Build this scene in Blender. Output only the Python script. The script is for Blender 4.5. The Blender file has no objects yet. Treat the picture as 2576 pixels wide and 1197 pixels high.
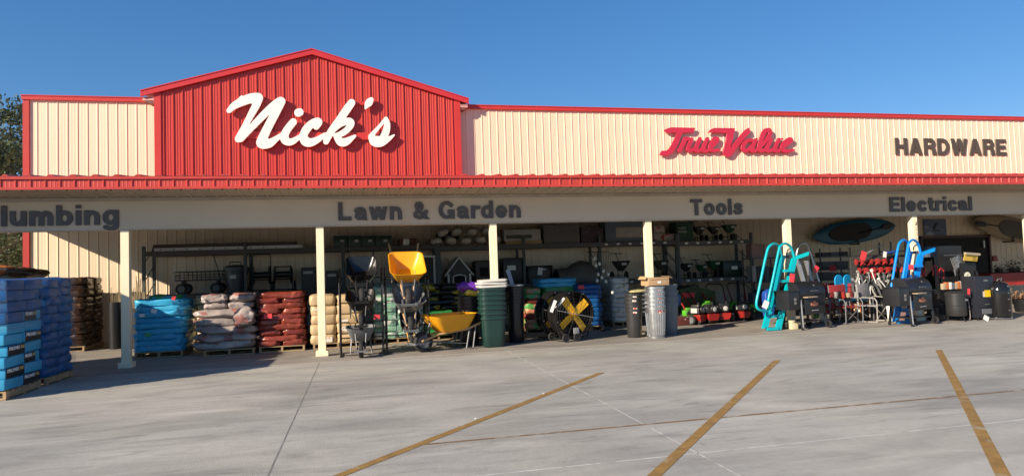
import bpy, bmesh, math, random
import numpy as np
from math import sin, cos, pi, radians, sqrt, atan2
from mathutils import Vector, Matrix, Euler, noise
random.seed(7)
sc = bpy.context.scene
C = sc.collection

# ------------------------------------------------------------------ camera
EYE = 1.619; FOC = 1677.5; YAW = -0.2243; PITCH = 0.0438; ROLL = 0.0331
_r = Vector((cos(YAW), sin(YAW), 0)); _f = Vector((-sin(YAW), cos(YAW), 0)); _u = Vector((0, 0, 1))
_fw = _f * cos(PITCH) + _u * sin(PITCH); _up = -_f * sin(PITCH) + _u * cos(PITCH)
_R = _r * cos(ROLL) - _up * sin(ROLL); _U = _r * sin(ROLL) + _up * cos(ROLL)
cam = bpy.data.cameras.new('camera'); camo = bpy.data.objects.new('camera', cam); C.objects.link(camo)
cam.sensor_width = 36; cam.lens = 36 * FOC / 2576; cam.clip_end = 2000; cam.clip_start = .05
camo.matrix_world = Matrix(((_R.x, _U.x, -_fw.x, 0), (_R.y, _U.y, -_fw.y, 0), (_R.z, _U.z, -_fw.z, EYE), (0, 0, 0, 1)))
sc.camera = camo

# ------------------------------------------------------------------ light
SUN = Vector((1.75, 1.0, -0.90)).normalized()
el = math.asin(-SUN.z); az = atan2(-SUN.x, -SUN.y)        # az of the sun, clockwise from +Y
w = bpy.data.worlds.new('World'); sc.world = w; w.use_nodes = True
nt = w.node_tree; bg = nt.nodes['Background']
sky = nt.nodes.new('ShaderNodeTexSky'); sky.sky_type = 'NISHITA'; sky.sun_disc = False
sky.sun_elevation = el; sky.sun_rotation = az % (2 * pi)
sky.air_density = 1.0; sky.dust_density = 0.0; sky.ozone_density = 4.0; sky.altitude = 1500
hs = nt.nodes.new('ShaderNodeHueSaturation'); hs.inputs['Saturation'].default_value = 1.52; hs.inputs['Hue'].default_value = .508
ga = nt.nodes.new('ShaderNodeGamma'); ga.inputs[1].default_value = .62
nt.links.new(sky.outputs[0], ga.inputs[0]); nt.links.new(ga.outputs[0], hs.inputs['Color']); nt.links.new(hs.outputs[0], bg.inputs[0]); bg.inputs[1].default_value = 0.15
sl = bpy.data.lights.new('sun', 'SUN'); sl.energy = 5.0; sl.angle = radians(.55); sl.color = (1, .86, .68)
so = bpy.data.objects.new('sun', sl); C.objects.link(so); so.rotation_euler = SUN.to_track_quat('-Z', 'Y').to_euler()
sc.view_settings.view_transform = 'Standard'; sc.view_settings.look = 'None'
sc.view_settings.exposure = 0.72; sc.view_settings.gamma = 1
sc.cycles.max_bounces = 6; sc.cycles.use_denoising = True
sc.cycles.caustics_reflective = False; sc.cycles.caustics_refractive = False

# ------------------------------------------------------------------ helpers
def ray(px, py):
    a = (px - 1288) / FOC; b = -(py - 598.5) / FOC
    return _R * a + _U * b + _fw
def at(px, py, Y):
    d = ray(px, py); t = Y / d.y
    return Vector((d.x * t, Y, EYE + d.z * t))
def gp(px, py, z=0):
    d = ray(px, py); t = (z - EYE) / d.z
    return Vector((d.x * t, d.y * t, z))

MATS = {}
def M(name, col, rough=.55, metal=0, var=.1, scale=3, bump=0, bscale=40, col2=None, amt=.5, spec=.5, rand=0, stretch=None, coat=0):
    if name in MATS: return MATS[name]
    m = bpy.data.materials.new(name); m.use_nodes = True
    t = m.node_tree; N = t.nodes; L = t.links; b = N['Principled BSDF']
    b.inputs['Roughness'].default_value = rough; b.inputs['Metallic'].default_value = metal
    b.inputs['Specular IOR Level'].default_value = spec; b.inputs['Coat Weight'].default_value = coat
    tc = N.new('ShaderNodeTexCoord'); vec = tc.outputs['Object']
    if stretch:
        mp = N.new('ShaderNodeMapping'); mp.inputs['Scale'].default_value = stretch; L.new(vec, mp.inputs[0]); vec = mp.outputs[0]
    if rand:
        oi = N.new('ShaderNodeObjectInfo'); va = N.new('ShaderNodeVectorMath'); va.operation = 'ADD'
        ml = N.new('ShaderNodeVectorMath'); ml.operation = 'SCALE'; ml.inputs[0].default_value = (37, 21, 53)
        L.new(oi.outputs['Random'], ml.inputs['Scale']); L.new(vec, va.inputs[0]); L.new(ml.outputs[0], va.inputs[1]); vec = va.outputs[0]
    n = N.new('ShaderNodeTexNoise'); n.inputs['Scale'].default_value = scale; n.inputs['Detail'].default_value = 6
    L.new(vec, n.inputs[0])
    mr = N.new('ShaderNodeMapRange'); mr.inputs[1].default_value = .3; mr.inputs[2].default_value = .7
    mr.inputs[3].default_value = 1 - var; mr.inputs[4].default_value = 1 + var; L.new(n.outputs[0], mr.inputs[0])
    cs = None
    if col2 is not None:
        n2 = N.new('ShaderNodeTexNoise'); n2.inputs['Scale'].default_value = scale * .9; n2.inputs['Detail'].default_value = 3
        va2 = N.new('ShaderNodeVectorMath'); va2.inputs[1].default_value = (9, 4, 7); L.new(vec, va2.inputs[0]); L.new(va2.outputs[0], n2.inputs[0])
        cr = N.new('ShaderNodeValToRGB'); cr.color_ramp.elements[0].position = amt; cr.color_ramp.elements[1].position = amt + .03
        cr.color_ramp.elements[0].color = (*col, 1); cr.color_ramp.elements[1].color = (*col2, 1); L.new(n2.outputs[0], cr.inputs[0]); cs = cr.outputs[0]
    mx = N.new('ShaderNodeMix'); mx.data_type = 'RGBA'; mx.blend_type = 'MULTIPLY'; mx.inputs[0].default_value = 1
    if cs: L.new(cs, mx.inputs[6])
    else: mx.inputs[6].default_value = (*col, 1)
    L.new(mr.outputs[0], mx.inputs[7]); L.new(mx.outputs[2], b.inputs['Base Color'])
    if bump:
        n3 = N.new('ShaderNodeTexNoise'); n3.inputs['Scale'].default_value = bscale; n3.inputs['Detail'].default_value = 4; L.new(vec, n3.inputs[0])
        bp = N.new('ShaderNodeBump'); bp.inputs['Strength'].default_value = bump; bp.inputs['Distance'].default_value = .02
        L.new(n3.outputs[0], bp.inputs['Height']); L.new(bp.outputs[0], b.inputs['Normal'])
    MATS[name] = m; return m

class MB:
    def __init__(s): s.b = bmesh.new()
    def poly(s, pts):
        return s.b.faces.new([s.b.verts.new(p) for p in pts])
    def box(s, x0, x1, y0, y1, z0, z1, rot=None, piv=None, bev=0):
        vs = [Vector((x, y, z)) for x in (x0, x1) for y in (y0, y1) for z in (z0, z1)]
        if rot is not None:
            pv = Vector(piv) if piv is not None else sum(vs, Vector()) / 8
            Mr = Euler(rot).to_matrix(); vs = [pv + Mr @ (v - pv) for v in vs]
        v = [s.b.verts.new(q) for q in vs]
        fs = [s.b.faces.new([v[i] for i in q]) for q in ((0, 1, 3, 2), (4, 6, 7, 5), (0, 4, 5, 1), (2, 3, 7, 6), (0, 2, 6, 4), (1, 5, 7, 3))]
        if bev:
            es = list({e for f in fs for e in f.edges})
            bmesh.ops.bevel(s.b, geom=es, offset=bev, segments=2, affect='EDGES', profile=.6)
        return s
    def tube(s, pts, r, n=8, closed=False, cap=True):
        pts = [Vector(p) for p in pts]; k = len(pts); rs = r if isinstance(r, (list, tuple)) else [r] * k
        rings = []; prev = None
        for i in range(k):
            if closed: t = pts[(i + 1) % k] - pts[i - 1]
            else: t = (pts[min(i + 1, k - 1)] - pts[max(i - 1, 0)])
            t.normalize()
            if prev is None:
                a = Vector((0, 0, 1)) if abs(t.z) < .9 else Vector((1, 0, 0)); nx = t.cross(a).normalized()
            else:
                nx = (prev - t * prev.dot(t)); nx.normalize()
            prev = nx; ny = t.cross(nx)
            rings.append([s.b.verts.new(pts[i] + (nx * cos(2 * pi * j / n) + ny * sin(2 * pi * j / n)) * rs[i]) for j in range(n)])
        for i in range(k if closed else k - 1):
            A, B = rings[i], rings[(i + 1) % k]
            for j in range(n): s.b.faces.new((A[j], A[(j + 1) % n], B[(j + 1) % n], B[j]))
        if cap and not closed: s.b.faces.new(rings[0][::-1]); s.b.faces.new(rings[-1])
        return s
    def lathe(s, prof, o=(0, 0, 0), n=24, axis='z', sq=0):
        # prof: list of (r, h)
        rings = []
        for r, h in prof:
            ring = []
            for j in range(n):
                a = 2 * pi * j / n; x, y = cos(a), sin(a)
                if sq:
                    f = (abs(x) ** sq + abs(y) ** sq) ** (-1 / sq); x *= f; y *= f
                p = (r * x, r * y, h)
                if axis == 'y': p = (p[0], p[2], p[1])
                if axis == 'x': p = (p[2], p[0], p[1])
                ring.append(s.b.verts.new((p[0] + o[0], p[1] + o[1], p[2] + o[2])))
            rings.append(ring)
        for A, B in zip(rings, rings[1:]):
            for j in range(n): s.b.faces.new((A[j], A[(j + 1) % n], B[(j + 1) % n], B[j]))
        return s
    def prism(s, poly, y0, y1):
        a = [s.b.verts.new((x, y0, z)) for x, z in poly]; b = [s.b.verts.new((x, y1, z)) for x, z in poly]; n = len(poly)
        s.b.faces.new(a); s.b.faces.new(b[::-1])
        for i in range(n): s.b.faces.new((a[i], b[i], b[(i + 1) % n], a[(i + 1) % n]))
        return s
    def prismx(s, poly, x0, x1):
        a = [s.b.verts.new((x0, y, z)) for y, z in poly]; b = [s.b.verts.new((x1, y, z)) for y, z in poly]; n = len(poly)
        s.b.faces.new(a); s.b.faces.new(b[::-1])
        for i in range(n): s.b.faces.new((a[i], b[i], b[(i + 1) % n], a[(i + 1) % n]))
        return s
    def loft(s, loops, cap0=True, cap1=True):
        R = [[s.b.verts.new(p) for p in l] for l in loops]; n = len(R[0])
        for A, B in zip(R, R[1:]):
            for j in range(n): s.b.faces.new((A[j], A[(j + 1) % n], B[(j + 1) % n], B[j]))
        if cap0: s.b.faces.new(R[0][::-1])
        if cap1: s.b.faces.new(R[-1])
        return s
    def mesh(s, name, mat, smooth=False, bev=0):
        bmesh.ops.recalc_face_normals(s.b, faces=s.b.faces)
        me = bpy.data.meshes.new(name); s.b.to_mesh(me); s.b.free()
        me.materials.append(mat)
        if smooth:
            me.polygons.foreach_set('use_smooth', [True] * len(me.polygons)); me.update()
            try: me.set_sharp_from_angle(angle=radians(40))
            except Exception: pass
        return me
    def build(s, name, mat, parent=None, loc=(0, 0, 0), rot=(0, 0, 0), smooth=True, bev=0):
        o = bpy.data.objects.new(name, s.mesh(name, mat, smooth)); C.objects.link(o)
        o.location = loc; o.rotation_euler = rot
        if parent: o.parent = parent
        if bev:
            md = o.modifiers.new('edge', 'BEVEL'); md.width = bev; md.segments = 2; md.limit_method = 'ANGLE'
        return o

def tag(o, label, cat, group=None):
    o['label'] = label; o['category'] = cat
    if group: o['group'] = group
    return o
def thing(name, label, cat, loc=(0, 0, 0), rz=0, group=None, rot=None):
    o = bpy.data.objects.new(name, None); C.objects.link(o); o.empty_display_size = .1
    o.location = loc; o.rotation_euler = rot if rot else (0, 0, rz)
    return tag(o, label, cat, group)
def struct(o): o['kind'] = 'structure'; return o
KIDS = {}
def dup(root, loc, rot=None, label=None, group=None, swap=None):
    bpy.context.view_layer.update()
    def cp(o, par):
        c = o.copy(); C.objects.link(c)
        if par: c.parent = par
        if swap and c.type == 'MESH' and c.data.materials and c.data.materials[0].name in swap:
            key = (c.data.name, swap[c.data.materials[0].name].name)
            if key not in KIDS:
                d = c.data.copy(); d.materials[0] = swap[c.data.materials[0].name]; KIDS[key] = d
            c.data = KIDS[key]
        for ch in o.children: cp(ch, c)
        return c
    r = cp(root, None); r.location = loc
    if rot is not None: r.rotation_euler = rot
    if label: r['label'] = label
    if group: r['group'] = group
    return r

def text(body, x0, x1, z0, zcap, y, depth, mat, name, parent=None, bold=.018, refcap='H', face=None):
    cu = bpy.data.curves.new('t', 'FONT'); cu.body = body; cu.size = 1; cu.extrude = 0; cu.offset = bold; cu.resolution_u = 3
    cu2 = bpy.data.curves.new('t2', 'FONT'); cu2.body = refcap; cu2.size = 1; cu2.offset = bold
    o = bpy.data.objects.new('t', cu); o2 = bpy.data.objects.new('t2', cu2); C.objects.link(o); C.objects.link(o2)
    dg = bpy.context.evaluated_depsgraph_get()
    me = bpy.data.meshes.new_from_object(o.evaluated_get(dg)); m2 = bpy.data.meshes.new_from_object(o2.evaluated_get(dg))
    bpy.data.objects.remove(o); bpy.data.objects.remove(o2)
    xs = [v.co.x for v in me.vertices]; a, b = min(xs), max(xs); cap = max(v.co.y for v in m2.vertices); base = min(v.co.y for v in m2.vertices)
    bm = bmesh.new(); bm.from_mesh(me)
    for v in bm.verts:
        v.co = Vector((x0 + (v.co.x - a) / (b - a) * (x1 - x0), 0, z0 + (v.co.y - base) / (cap - base) * (zcap - z0)))
    bmesh.ops.recalc_face_normals(bm, faces=bm.faces)
    r = bmesh.ops.extrude_face_region(bm, geom=list(bm.faces))
    for v in r['geom']:
        if isinstance(v, bmesh.types.BMVert): v.co.y += depth
    bmesh.ops.recalc_face_normals(bm, faces=bm.faces)
    if face:
        for v in bm.verts: v.co = face @ v.co
    me2 = bpy.data.meshes.new(name); bm.to_mesh(me2); bm.free(); me2.materials.append(mat)
    ob = bpy.data.objects.new(name, me2); C.objects.link(ob); ob.location = (0, y, 0)
    if parent: ob.parent = parent
    return ob

def siding(mb, x0, x1, zb, zt, y, pitch, phase, h=.022, minor=.005, flip=1):
    """ribbed sheet facing -Y; zt may be a function of x"""
    f = zt if callable(zt) else (lambda x: zt)
    g = zb if callable(zb) else (lambda x: zb)
    P = [(x0, 0)]
    k = math.ceil((x0 - phase) / pitch) - 1
    while True:
        c = phase + k * pitch
        if c > x1 + pitch: break
        prof = [(-.020, 0), (-.009, h), (.009, h), (.020, 0)]
        if minor:
            for q in (.36, .64):
                prof += [(q * pitch - .014, 0), (q * pitch - .006, minor), (q * pitch + .006, minor), (q * pitch + .014, 0)]
        for dx, dh in prof:
            if x0 < c + dx < x1: P.append((c + dx, dh))
        k += 1
    P.append((x1, 0)); P.sort()
    a = [mb.b.verts.new((x, y - d * flip, g(x))) for x, d in P]; b = [mb.b.verts.new((x, y - d * flip, f(x))) for x, d in P]
    for i in range(len(P) - 1): mb.b.faces.new((a[i], a[i + 1], b[i + 1], b[i]))

# ------------------------------------------------------------------ materials of the setting
cream = M('cream_metal', (.80, .645, .465), .38, var=.045, scale=2.2, bump=.12, bscale=1.3, stretch=(1.6, 1.6, .14))
redm = M('red_metal', (.48, .048, .036), .36, var=.08, scale=2.2, bump=.12, bscale=1.3, stretch=(1.6, 1.6, .14))
redt = M('red_trim', (.50, .035, .03), .4, var=.05)
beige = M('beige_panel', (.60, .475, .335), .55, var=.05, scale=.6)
postm = M('post_paint', (.85, .74, .53), .5, var=.04)

def concrete(name, base, dark, streak=1.0):
    m = bpy.data.materials.new(name); m.use_nodes = True
    t = m.node_tree; N = t.nodes; L = t.links; b = N['Principled BSDF']; b.inputs['Roughness'].default_value = .75
    tc = N.new('ShaderNodeTexCoord'); v = tc.outputs['Object']
    def nz(scale, sx, sy, det=6, dist=0):
        mp = N.new('ShaderNodeMapping'); mp.inputs['Scale'].default_value = (sx, sy, 1); L.new(v, mp.inputs[0])
        n = N.new('ShaderNodeTexNoise'); n.inputs['Scale'].default_value = scale; n.inputs['Detail'].default_value = det
        n.inputs['Distortion'].default_value = dist; L.new(mp.outputs[0], n.inputs[0]); return n.outputs[0]
    def rng(o, a, b_, c, d):
        r = N.new('ShaderNodeMapRange'); r.inputs[1].default_value = a; r.inputs[2].default_value = b_; r.inputs[3].default_value = c; r.inputs[4].default_value = d
        L.new(o, r.inputs[0]); return r.outputs[0]
    def mul(a, b_):
        k = N.new('ShaderNodeMath'); k.operation = 'MULTIPLY'; L.new(a, k.inputs[0]); L.new(b_, k.inputs[1]); return k.outputs[0]
    f = rng(nz(.35, 1, 1.6, 5, .4), .35, .65, .84, 1.12)
    f = mul(f, rng(nz(1.3, .5, 1.5, 7, 1.0), .32, .68, .82, 1.12))
    f = mul(f, rng(nz(14, 1, 1, 8), .3, .7, .95, 1.05))
    f = mul(f, rng(nz(1.0, .8, 3.6, 8, 1.6), .55, .70, 1.03, .78))       # smudged tyre scuffs
    f = mul(f, rng(nz(60, 1, .06, 3), .3, .7, .97, 1.03))               # broom finish
    f = mul(f, rng(nz(7, 1, 1, 3), .70, .76, 1.0, .72))                 # drips and spots
    f = mul(f, rng(nz(.8, .25, 5.0, 6, 2.5), .60, .70, 1.0, 1.12))        # pale sweeps
    mx = N.new('ShaderNodeMix'); mx.data_type = 'RGBA'; mx.blend_type = 'MULTIPLY'; mx.inputs[0].default_value = 1
    c2 = N.new('ShaderNodeMix'); c2.data_type = 'RGBA'; L.new(rng(nz(.5, 1, 1, 3), .35, .65, 0, 1), c2.inputs[0])
    c2.inputs[6].default_value = (*base, 1); c2.inputs[7].default_value = (*dark, 1)
    L.new(c2.outputs[2], mx.inputs[6]); L.new(f, mx.inputs[7]); L.new(mx.outputs[2], b.inputs['Base Color'])
    bp = N.new('ShaderNodeBump'); bp.inputs['Strength'].default_value = .25; bp.inputs['Distance'].default_value = .01
    L.new(nz(90, 1, .2, 5), bp.inputs['Height']); L.new(bp.outputs[0], b.inputs['Normal'])
    return m
conc = concrete('lot_concrete', (.40, .375, .322), (.36, .345, .305))
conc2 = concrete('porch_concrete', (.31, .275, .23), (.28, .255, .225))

# ------------------------------------------------------------------ ground
def sheet(name, x0, x1, y0, y1, z, mat):
    m = MB(); m.poly([(x0, y0, z), (x1, y0, z), (x1, y1, z), (x0, y1, z)])
    return struct(m.build(name, mat, smooth=False))
sheet('ground', -400, 400, -200, 600, 0, conc)
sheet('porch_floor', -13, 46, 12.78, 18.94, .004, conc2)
edgem = M('worn_edge', (.52, .48, .42), .8, var=.1, scale=6)
sheet('porch_edge', -13, 46, 12.70, 12.779, .003, edgem)
jd = M('joint_dark', (.20, .185, .165), .9, var=.3, scale=4); jl = M('joint_pale', (.56, .54, .50), .8, var=.2, scale=5, col2=(.41, .39, .35), amt=.55)
S0, SP = -4.262, 3.4918
PX = [S0 + k * SP for k in range(-2, 13)]
def strip(name, a, b, wd, z, mat):
    a = Vector((*a, z)); b = Vector((*b, z)); d = (b - a).normalized(); n = Vector((-d.y, d.x, 0)) * wd / 2
    m = MB(); m.poly([a - n, a + n, b + n, b - n]); return struct(m.build(name, mat, smooth=False))
strip('pavement_joint', (S0 + SP, 12.69), (S0 + SP, -2), .014, .0012, jd)
strip('pavement_joint', (S0 + 2 * SP + .02, 12.69), (S0 + 2 * SP + .02, -2), .014, .0012, jl)
for x0, x1, wd in ((-3.9, -1.9, .012), (-.4, 2.6, .014), (5.9, 9.2, .012), (9.4, 16, .010)): strip('pavement_joint', (x0, 9.07), (x1, 9.07), wd, .0012, jl)
strip('pavement_joint', (.3, 5.235), (20, 5.235), .02, .0012, jl)
stripe = M('stripe_paint', (.29, .165, .04), .8, var=.22, scale=7, bump=.2, bscale=60, col2=(.32, .24, .13), amt=.62)
for x, y in ((3.47, 9.52), (6.44, 9.52), (9.41, 9.40), (12.4, 9.4), (15.4, 9.4)):
    dx, dy = (-4.95, -5.28) if x < 6 else (-5.55, -6.1)
    k = 2.2
    a = Vector((x, y, .0032)); b = a + Vector((dx, dy, 0)).normalized() * 12
    hw = .047
    m = MB(); m.poly([a + Vector((-hw * 1.4, 0, 0)), b + Vector((-hw * 1.4, 0, 0)), b + Vector((hw * 1.4, 0, 0)), a + Vector((hw * 1.4, 0, 0))])
    struct(m.build('parking_stripe', stripe, smooth=False))
strip('parking_stripe', (.53, 6.325), (24, 6.325), .045, .0023, M('stripe_thin', (.22, .135, .065), .75, var=.2, scale=8, col2=(.31, .26, .20), amt=.56))

# ------------------------------------------------------------------ the store
W, GY, FY, BY = 18.94, 18.72, 12.9, 13.65
RP = .2286
LX, RX, CX0 = -8.06, 40.0, -8.3
store = thing('store_building', 'long cream and red metal clad store with gable front and covered porch', 'store', (0, 0, 0))
m = MB(); siding(m, LX, RX, 0, 6.25, W, RP, -7.8976, h=.013, minor=.001); m.build('siding_wall', cream, store, smooth=False)
m = MB(); m.box(LX - .1, RX, W + .06, W + 22, 0, 6.2); m.build('outer_wall', cream, store, smooth=False)
m = MB(); m.box(LX - .16, RX, W - .07, W + .3, 6.235, 6.36); m.box(LX - .175, RX, W - .085, W + .32, 6.33, 6.345); m.build('parapet_coping', redt, store, smooth=False)
m = MB(); m.box(LX - .14, LX + .0, W - .045, W + .2, 0, 6.234); m.build('corner_trim', redm, store, smooth=False)
# red gable
gl, gr = at(388, 230, GY).x, at(1157, 262, GY).x
pk = at(785, 126, GY); el_ = at(356, 231, GY); er_ = at(1178, 250, GY)
sl_ = (pk.z - (el_.z + er_.z) / 2) / ((er_.x - el_.x) / 2)
top = lambda x: pk.z - .12 - abs(x - pk.x) * sl_
m = MB(); siding(m, gl + .15, pk.x, 3.3, top, GY, RP, gl + .22, h=.026, minor=.008); siding(m, pk.x, gr - .15, 3.3, top, GY, RP, gl + .22, h=.026, minor=.008); m.build('gable_wall', redm, store, smooth=False)
for x0, x1, nm in ((gl, gl + .16, 0), (gr - .16, gr, 1)):
    m = MB(); m.prism([(x0, 3.3), (x1, 3.3), (x1, top(x1) - .002), (x0, top(x0) - .002)], GY - .035, GY + .2); m.build('gable_corner_trim', redt, store, smooth=False)
m = MB(); m.box(gl + .17, gr - .17, GY + .03, W - .05, 3.3, 6.3); m.build('gable_backing', redm, store, smooth=False)
rk = M('rake_red', (.50, .03, .035), .4, var=.05)
for sgn, ex in ((-1, el_.x), (1, er_.x)):
    ez = pk.z - abs(ex - pk.x) * sl_
    m = MB(); m.prism([(pk.x, pk.z), (ex, ez), (ex, ez - .15), (pk.x, pk.z - .15)], GY - .10, GY - .045)
    m.prism([(pk.x, pk.z + .012), (ex, ez + .012), (ex, ez - .015), (pk.x, pk.z - .015)], GY - .115, GY - .1005); m.build('rake_trim', rk, store, smooth=False)
    m = MB(); m.prism([(pk.x, pk.z + .02), (ex, ez + .02), (ex, ez - .02), (pk.x, pk.z - .02)], GY - .044, GY + 14); m.build('gable_roof', redm, store, smooth=False)
    wx = gl if sgn < 0 else gr
    m = MB(); a, b = sorted((ex - sgn * .03, wx + sgn * .004))
    m.box(a, b, GY - .03, GY + 4, ez - .24, ez - .185); m.box(a, b, GY - .035, GY + 4, ez - .17, ez - .155); m.build('eave_soffit', M('eave_pink', (.62, .33, .28), .5), store, smooth=False)
    m = MB(); x2 = ex + (wx - ex) * .25
    m.prism([(x2, ez - .25), (wx + sgn * .004, ez - .25), (wx + sgn * .004, ez - .31), (x2 + (wx - x2) * .4, ez - .31)], GY - .02, GY + 4); m.build('eave_gutter', M('eave_dark', (.2, .07, .06), .5), store, smooth=False)
# canopy
fzb, fzt = 3.21, 3.452
m = MB(); siding(m, CX0, RX, fzb + .045, fzt - .06, FY, RP * .985, .15, h=.016, minor=.0022); m.build('fascia_panel', redm, store, smooth=False)
m = MB(); m.box(CX0, RX, FY - .03, FY + .01, fzb, fzb + .045); m.build('fascia_base_trim', redm, store, smooth=False)
m = MB(); m.box(CX0, RX, FY - .035, FY + .02, fzt - .06, fzt - .012); m.build('fascia_top_trim', redm, store, smooth=False)
m = MB()
zc = lambda y: fzt - .01 + (y - FY) * .095
m.poly([(CX0, FY - .04, zc(FY) - .0), (RX, FY - .04, zc(FY)), (RX, W, zc(W)), (CX0, W, zc(W))])
x = CX0 + .05
while x < RX:
    a = [(x - .06, 0), (x - .022, .03), (x + .022, .03), (x + .06, 0)]
    A = [m.b.verts.new((q, FY - .042, zc(FY) + .001 + h)) for q, h in a]; B = [m.b.verts.new((q, W, zc(W) + .001 + h)) for q, h in a]
    for i in range(3): m.b.faces.new((A[i], A[i + 1], B[i + 1], B[i]))
    m.b.faces.new(A); x += RP * 1.5
m.build('canopy_roof', redm, store, smooth=False)
m = MB()
siding(m, CX0, RX, 0, .78, 0, RP, .1, h=.02)
for v in m.b.verts:                                  # lay the ribbed sheet flat as the eave soffit
    x_, y_, z_ = v.co; v.co = Vector((x_, FY + .012 + z_ * .95, 3.212 - z_ * .07 + y_))
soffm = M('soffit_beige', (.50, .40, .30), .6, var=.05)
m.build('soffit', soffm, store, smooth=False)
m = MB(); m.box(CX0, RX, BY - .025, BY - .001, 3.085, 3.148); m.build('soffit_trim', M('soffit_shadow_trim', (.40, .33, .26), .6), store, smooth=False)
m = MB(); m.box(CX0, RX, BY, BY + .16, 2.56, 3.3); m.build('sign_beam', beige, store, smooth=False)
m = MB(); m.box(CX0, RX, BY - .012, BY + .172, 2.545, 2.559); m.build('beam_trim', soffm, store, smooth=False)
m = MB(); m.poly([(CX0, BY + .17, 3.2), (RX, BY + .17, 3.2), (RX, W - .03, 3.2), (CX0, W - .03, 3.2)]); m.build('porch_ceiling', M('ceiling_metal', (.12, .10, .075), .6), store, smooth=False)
m = MB(); m.prismx([(FY + .02, 3.22), (W - .03, 3.205), (W - .03, 3.98), (FY + .02, 3.42)], CX0 - .02, CX0 - .002); m.build('end_panel', redm, store, smooth=False)
for k in range(-2, 11):
    x = S0 + k * SP
    m = MB(); m.box(x - .072, x + .072, BY + .002, BY + .146, .09, 2.544); p = m.build('post', postm, store, smooth=False, bev=.004)
    m = MB(); m.box(x - .118, x + .118, BY - .042, BY + .192, .006, .105); m.build('post_base', postm, p, smooth=False, bev=.006)
# entrance
dx0, dx1 = at(2312, 600, W).x, at(2478, 600, W).x
dk = M('door_dark', (.010, .009, .010), .45, var=.1, spec=.15)
m = MB(); m.box(dx0, dx1, W - .10, W - .03, .006, 2.12); door = m.build('entrance_door', dk, store, smooth=False)
m = MB(); m.box(dx0 - .07, dx0 - .001, W - .14, W - .025, .006, 2.2); m.box(dx1 + .001, dx1 + .08, W - .14, W - .025, .006, 2.2); m.box(dx0 - .07, dx1 + .08, W - .145, W - .024, 2.121, 2.2)
m.build('door_frame', M('door_frame_brown', (.075, .022, .02), .5), door, smooth=False)
m = MB(); m.box(dx1 - .25, dx1 - .2, W - .16, W - .101, 1.75, 2.0); m.build('door_closer', M('dull_steel', (.45, .45, .46), .4, .7), door, smooth=False)

# script lettering: union of tapered strokes, contoured on a grid
def crom(P, n=8):
    P = [np.array(p, float) for p in P]; out = []
    for i in range(len(P) - 1):
        p0 = P[max(i - 1, 0)]; p1 = P[i]; p2 = P[i + 1]; p3 = P[min(i + 2, len(P) - 1)]
        for t in np.linspace(0, 1, n, endpoint=False):
            out.append(.5 * ((2 * p1) + (-p0 + p2) * t + (2 * p0 - 5 * p1 + 4 * p2 - p3) * t * t + (-p0 + 3 * p1 - 3 * p2 + p3) * t ** 3))
    out.append(P[-1]); return np.array(out)
def script(strokes, polys, box, step, clip=None, lin=False):
    x0, y0, x1, y1 = box
    gx = np.arange(x0, x1, step); gy = np.arange(y0, y1, step); X, Y = np.meshgrid(gx, gy)
    F = np.full(X.shape, 1e3)
    for st in strokes:
        q = np.array(st, float) if lin else crom(st)
        for a, b in zip(q[:-1], q[1:]):
            d = b[:2] - a[:2]; L2 = max(d @ d, 1e-6)
            t = np.clip(((X - a[0]) * d[0] + (Y - a[1]) * d[1]) / L2, 0, 1)
            F = np.minimum(F, np.hypot(X - a[0] - t * d[0], Y - a[1] - t * d[1]) - (a[2] + t * (b[2] - a[2])))
    for pl in polys:
        pl = np.array(pl, float); ins = np.zeros(X.shape, bool); D = np.full(X.shape, 1e6)
        for a, b in zip(pl, np.roll(pl, -1, 0)):
            d = b - a; t = np.clip(((X - a[0]) * d[0] + (Y - a[1]) * d[1]) / (d @ d), 0, 1)
            D = np.minimum(D, np.hypot(X - a[0] - t * d[0], Y - a[1] - t * d[1]))
            c = ((a[1] > Y) != (b[1] > Y)) & (X < (b[0] - a[0]) * (Y - a[1]) / (b[1] - a[1] + 1e-12) + a[0]); ins ^= c
        F = np.minimum(F, np.where(ins, -D, D))
    if clip: F = np.maximum(F, np.maximum(Y - clip[1], clip[0] - Y))
    H, Wd = F.shape
    def pt(i, j, k, l):
        a, b = F[i, j], F[k, l]; t = a / (a - b)
        return (gx[j] + t * (gx[l] - gx[j]), gy[i] + t * (gy[k] - gy[i]))
    N_ = F < 0
    code = N_[:-1, :-1] * 1 + N_[:-1, 1:] * 2 + N_[1:, 1:] * 4 + N_[1:, :-1] * 8
    T = {1: [(3, 0)], 2: [(0, 1)], 3: [(3, 1)], 4: [(1, 2)], 5: [(3, 2), (1, 0)], 6: [(0, 2)], 7: [(3, 2)], 8: [(2, 3)], 9: [(2, 0)], 10: [(0, 3), (2, 1)], 11: [(2, 1)], 12: [(1, 3)], 13: [(1, 0)], 14: [(0, 3)]}
    nxt = {}; pos = {}
    for i, j in zip(*np.nonzero((code > 0) & (code < 15))):
        E = [(('h', i, j), (i, j, i, j + 1)), (('v', i, j + 1), (i, j + 1, i + 1, j + 1)), (('h', i + 1, j), (i + 1, j, i + 1, j + 1)), (('v', i, j), (i, j, i + 1, j))]
        for a, b in T[code[i, j]]:
            for e in (a, b):
                if E[e][0] not in pos: pos[E[e][0]] = pt(*E[e][1])
            nxt[E[a][0]] = E[b][0]
    loops = []; seen = set()
    for s in nxt:
        if s in seen: continue
        l = []; c = s
        while c not in seen and c in nxt: seen.add(c); l.append(pos[c]); c = nxt[c]
        if len(l) > 8:
            A = np.array(l)
            for _ in range(0 if clip else 2): A = .5 * A + .25 * (np.roll(A, 1, 0) + np.roll(A, -1, 0))
            loops.append(A if clip else A[::2])
    return loops
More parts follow.
